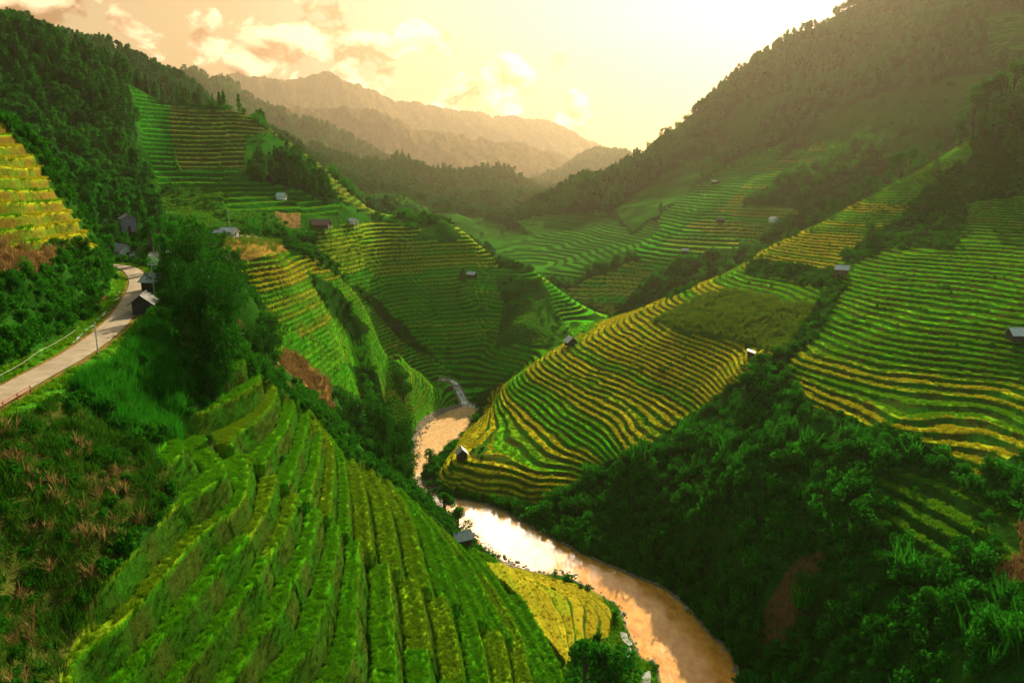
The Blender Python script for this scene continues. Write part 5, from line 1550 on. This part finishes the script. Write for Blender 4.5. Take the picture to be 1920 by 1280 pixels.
# sunset colours of the lower sky
rp = t.n('ShaderNodeValToRGB')
el = rp.color_ramp.elements
el[0].position = 0.50; el[0].color = (1.0, 0.62, 0.20, 1)
el[1].position = 0.56; el[1].color = (0.98, 0.67, 0.30, 1)
for p_, c_ in ((0.62, (0.84, 0.66, 0.34, 1)), (0.70, (0.72, 0.60, 0.34, 1)), (0.9, (0.40, 0.40, 0.34, 1))):
    e_ = el.new(p_); e_.color = c_
hgt = t.n('ShaderNodeMapRange', i_1=-1.0, i_2=1.0, i_3=0.0, i_4=1.0)
t.l(sep.outputs[2], hgt.inputs[0]); t.l(hgt.outputs[0], rp.inputs[0])
warm = t.mix(1.0, rp.outputs[0], (K * 0.29, K * 0.235, K * 0.215), 'MULTIPLY')
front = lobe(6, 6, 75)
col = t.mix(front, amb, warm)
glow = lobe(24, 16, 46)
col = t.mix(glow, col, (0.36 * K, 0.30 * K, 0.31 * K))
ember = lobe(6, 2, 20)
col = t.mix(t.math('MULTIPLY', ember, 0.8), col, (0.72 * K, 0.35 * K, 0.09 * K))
# bright cloud-like lobes added above the frame to put white glare on the river
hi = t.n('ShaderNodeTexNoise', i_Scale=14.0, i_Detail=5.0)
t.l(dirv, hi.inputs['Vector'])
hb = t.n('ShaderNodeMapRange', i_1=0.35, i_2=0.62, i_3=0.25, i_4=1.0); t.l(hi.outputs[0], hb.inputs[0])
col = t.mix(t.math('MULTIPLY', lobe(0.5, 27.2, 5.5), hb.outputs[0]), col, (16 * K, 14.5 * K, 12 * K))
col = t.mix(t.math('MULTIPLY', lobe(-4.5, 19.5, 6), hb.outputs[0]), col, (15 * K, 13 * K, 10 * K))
# clouds: a field of noise over directions, dense where the banks stand
mp = t.n('ShaderNodeMapping'); mp.inputs['Scale'].default_value = (17.0, 17.0, 24.0)
t.l(dirv, mp.inputs[0])
cn = t.n('ShaderNodeTexNoise', i_Scale=1.0, i_Detail=9.0, i_Roughness=0.58, i_Distortion=0.35)
t.l(mp.outputs[0], cn.inputs['Vector'])
mp2 = t.n('ShaderNodeMapping'); mp2.inputs['Scale'].default_value = (17.0, 17.0, 24.0); mp2.inputs['Location'].default_value = (0.25, 0.0, 0.40)
t.l(dirv, mp2.inputs[0])
cn2 = t.n('ShaderNodeTexNoise', i_Scale=1.0, i_Detail=9.0, i_Roughness=0.58, i_Distortion=0.35)
t.l(mp2.outputs[0], cn2.inputs['Vector'])


def pix_dir(u, v):
    a_, y_, z_ = ray(u, v)
    return math.degrees(math.atan2(a_, y_)), math.degrees(math.atan2(z_, math.hypot(a_, y_)))


banks = None
for (u_, v_, w_, s_) in CLOUDS:
    q = t.math('MULTIPLY', lobe(*pix_dir(u_, v_), w_), s_)
    banks = q if banks is None else t.math('MAXIMUM', banks, q)
dens = t.math('ADD', cn.outputs[0], t.math('MULTIPLY', banks, 0.34))
cov = t.n('ShaderNodeMapRange', interpolation_type='SMOOTHSTEP', i_1=0.70, i_2=0.79, i_3=0.0, i_4=1.0)
t.l(dens, cov.inputs[0])
lit = t.n('ShaderNodeMapRange', i_1=-0.10, i_2=0.12, i_3=0.0, i_4=1.0)
t.l(t.math('SUBTRACT', cn.outputs[0], cn2.outputs[0]), lit.inputs[0])
ccol = t.mix(lit.outputs[0], (0.13 * K, 0.025 * K, 0.0 * K), (0.95 * K, 0.66 * K, 0.40 * K))
col = t.mix(t.math('MULTIPLY', cov.outputs[0], 0.96), col, ccol)
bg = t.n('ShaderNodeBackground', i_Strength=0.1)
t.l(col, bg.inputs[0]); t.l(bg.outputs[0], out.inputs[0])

sl = bpy.data.lights.new('sun', 'SUN')
sl.energy = 5.0; sl.angle = math.radians(0.5); sl.color = (1.0, 0.88, 0.58)
so = bpy.data.objects.new('sun', sl); COL.objects.link(so)
so.rotation_euler = (-sun_dir).to_track_quat('-Z', 'Y').to_euler()

# the air of the valley
top = float(ZG.max()) + 60
x0, x1, y0, y1, z0, z1 = -8200, 8200, -60, 9600, float(ZG.min()) - 1.0, top
V = np.array([(x, y, z) for x in (x0, x1) for y in (y0, y1) for z in (z0, z1)], float)
Q = [(0, 1, 3, 2), (4, 6, 7, 5), (0, 4, 5, 1), (2, 3, 7, 6), (0, 2, 6, 4), (1, 5, 7, 3)]
mt, t, out = new_mat('valley_air')
pv = t.n('ShaderNodeVolumePrincipled')
pv.inputs['Color'].default_value = (0.50, 0.40, 0.29, 1)
pv.inputs['Density'].default_value = HAZE
pv.inputs['Anisotropy'].default_value = 0.68
t.l(pv.outputs[0], out.inputs['Volume'])
hz = put('haze', mesh_np('haze', V, np.array(Q), smooth=False), mt)
tag(hz, 'pale golden haze filling the whole valley', None, None, 'stuff')

cam = bpy.data.cameras.new('camera')
cam.sensor_fit = 'HORIZONTAL'; cam.sensor_width = 36.0
cam.lens = 36.0 * FOC / 1920.0
cam.clip_start = 0.5; cam.clip_end = 20000
co = bpy.data.objects.new('camera', cam); COL.objects.link(co)
co.location = (0, 0, CAM_H)
co.rotation_euler = (math.pi / 2 - PITCH, 0, 0)
scene.camera = co

vs = scene.view_settings
vs.view_transform = 'Standard'; vs.look = 'None'; vs.exposure = EXPOSURE; vs.gamma = 1.0
scene.render.engine = 'CYCLES'
cy = scene.cycles
cy.max_bounces = 6; cy.diffuse_bounces = 2; cy.glossy_bounces = 2; cy.transmission_bounces = 3; cy.volume_bounces = 1; cy.transparent_max_bounces = 4
cy.use_denoising = True
cy.use_adaptive_sampling = True; cy.adaptive_threshold = 0.02
cy.caustics_reflective = False; cy.caustics_refractive = False
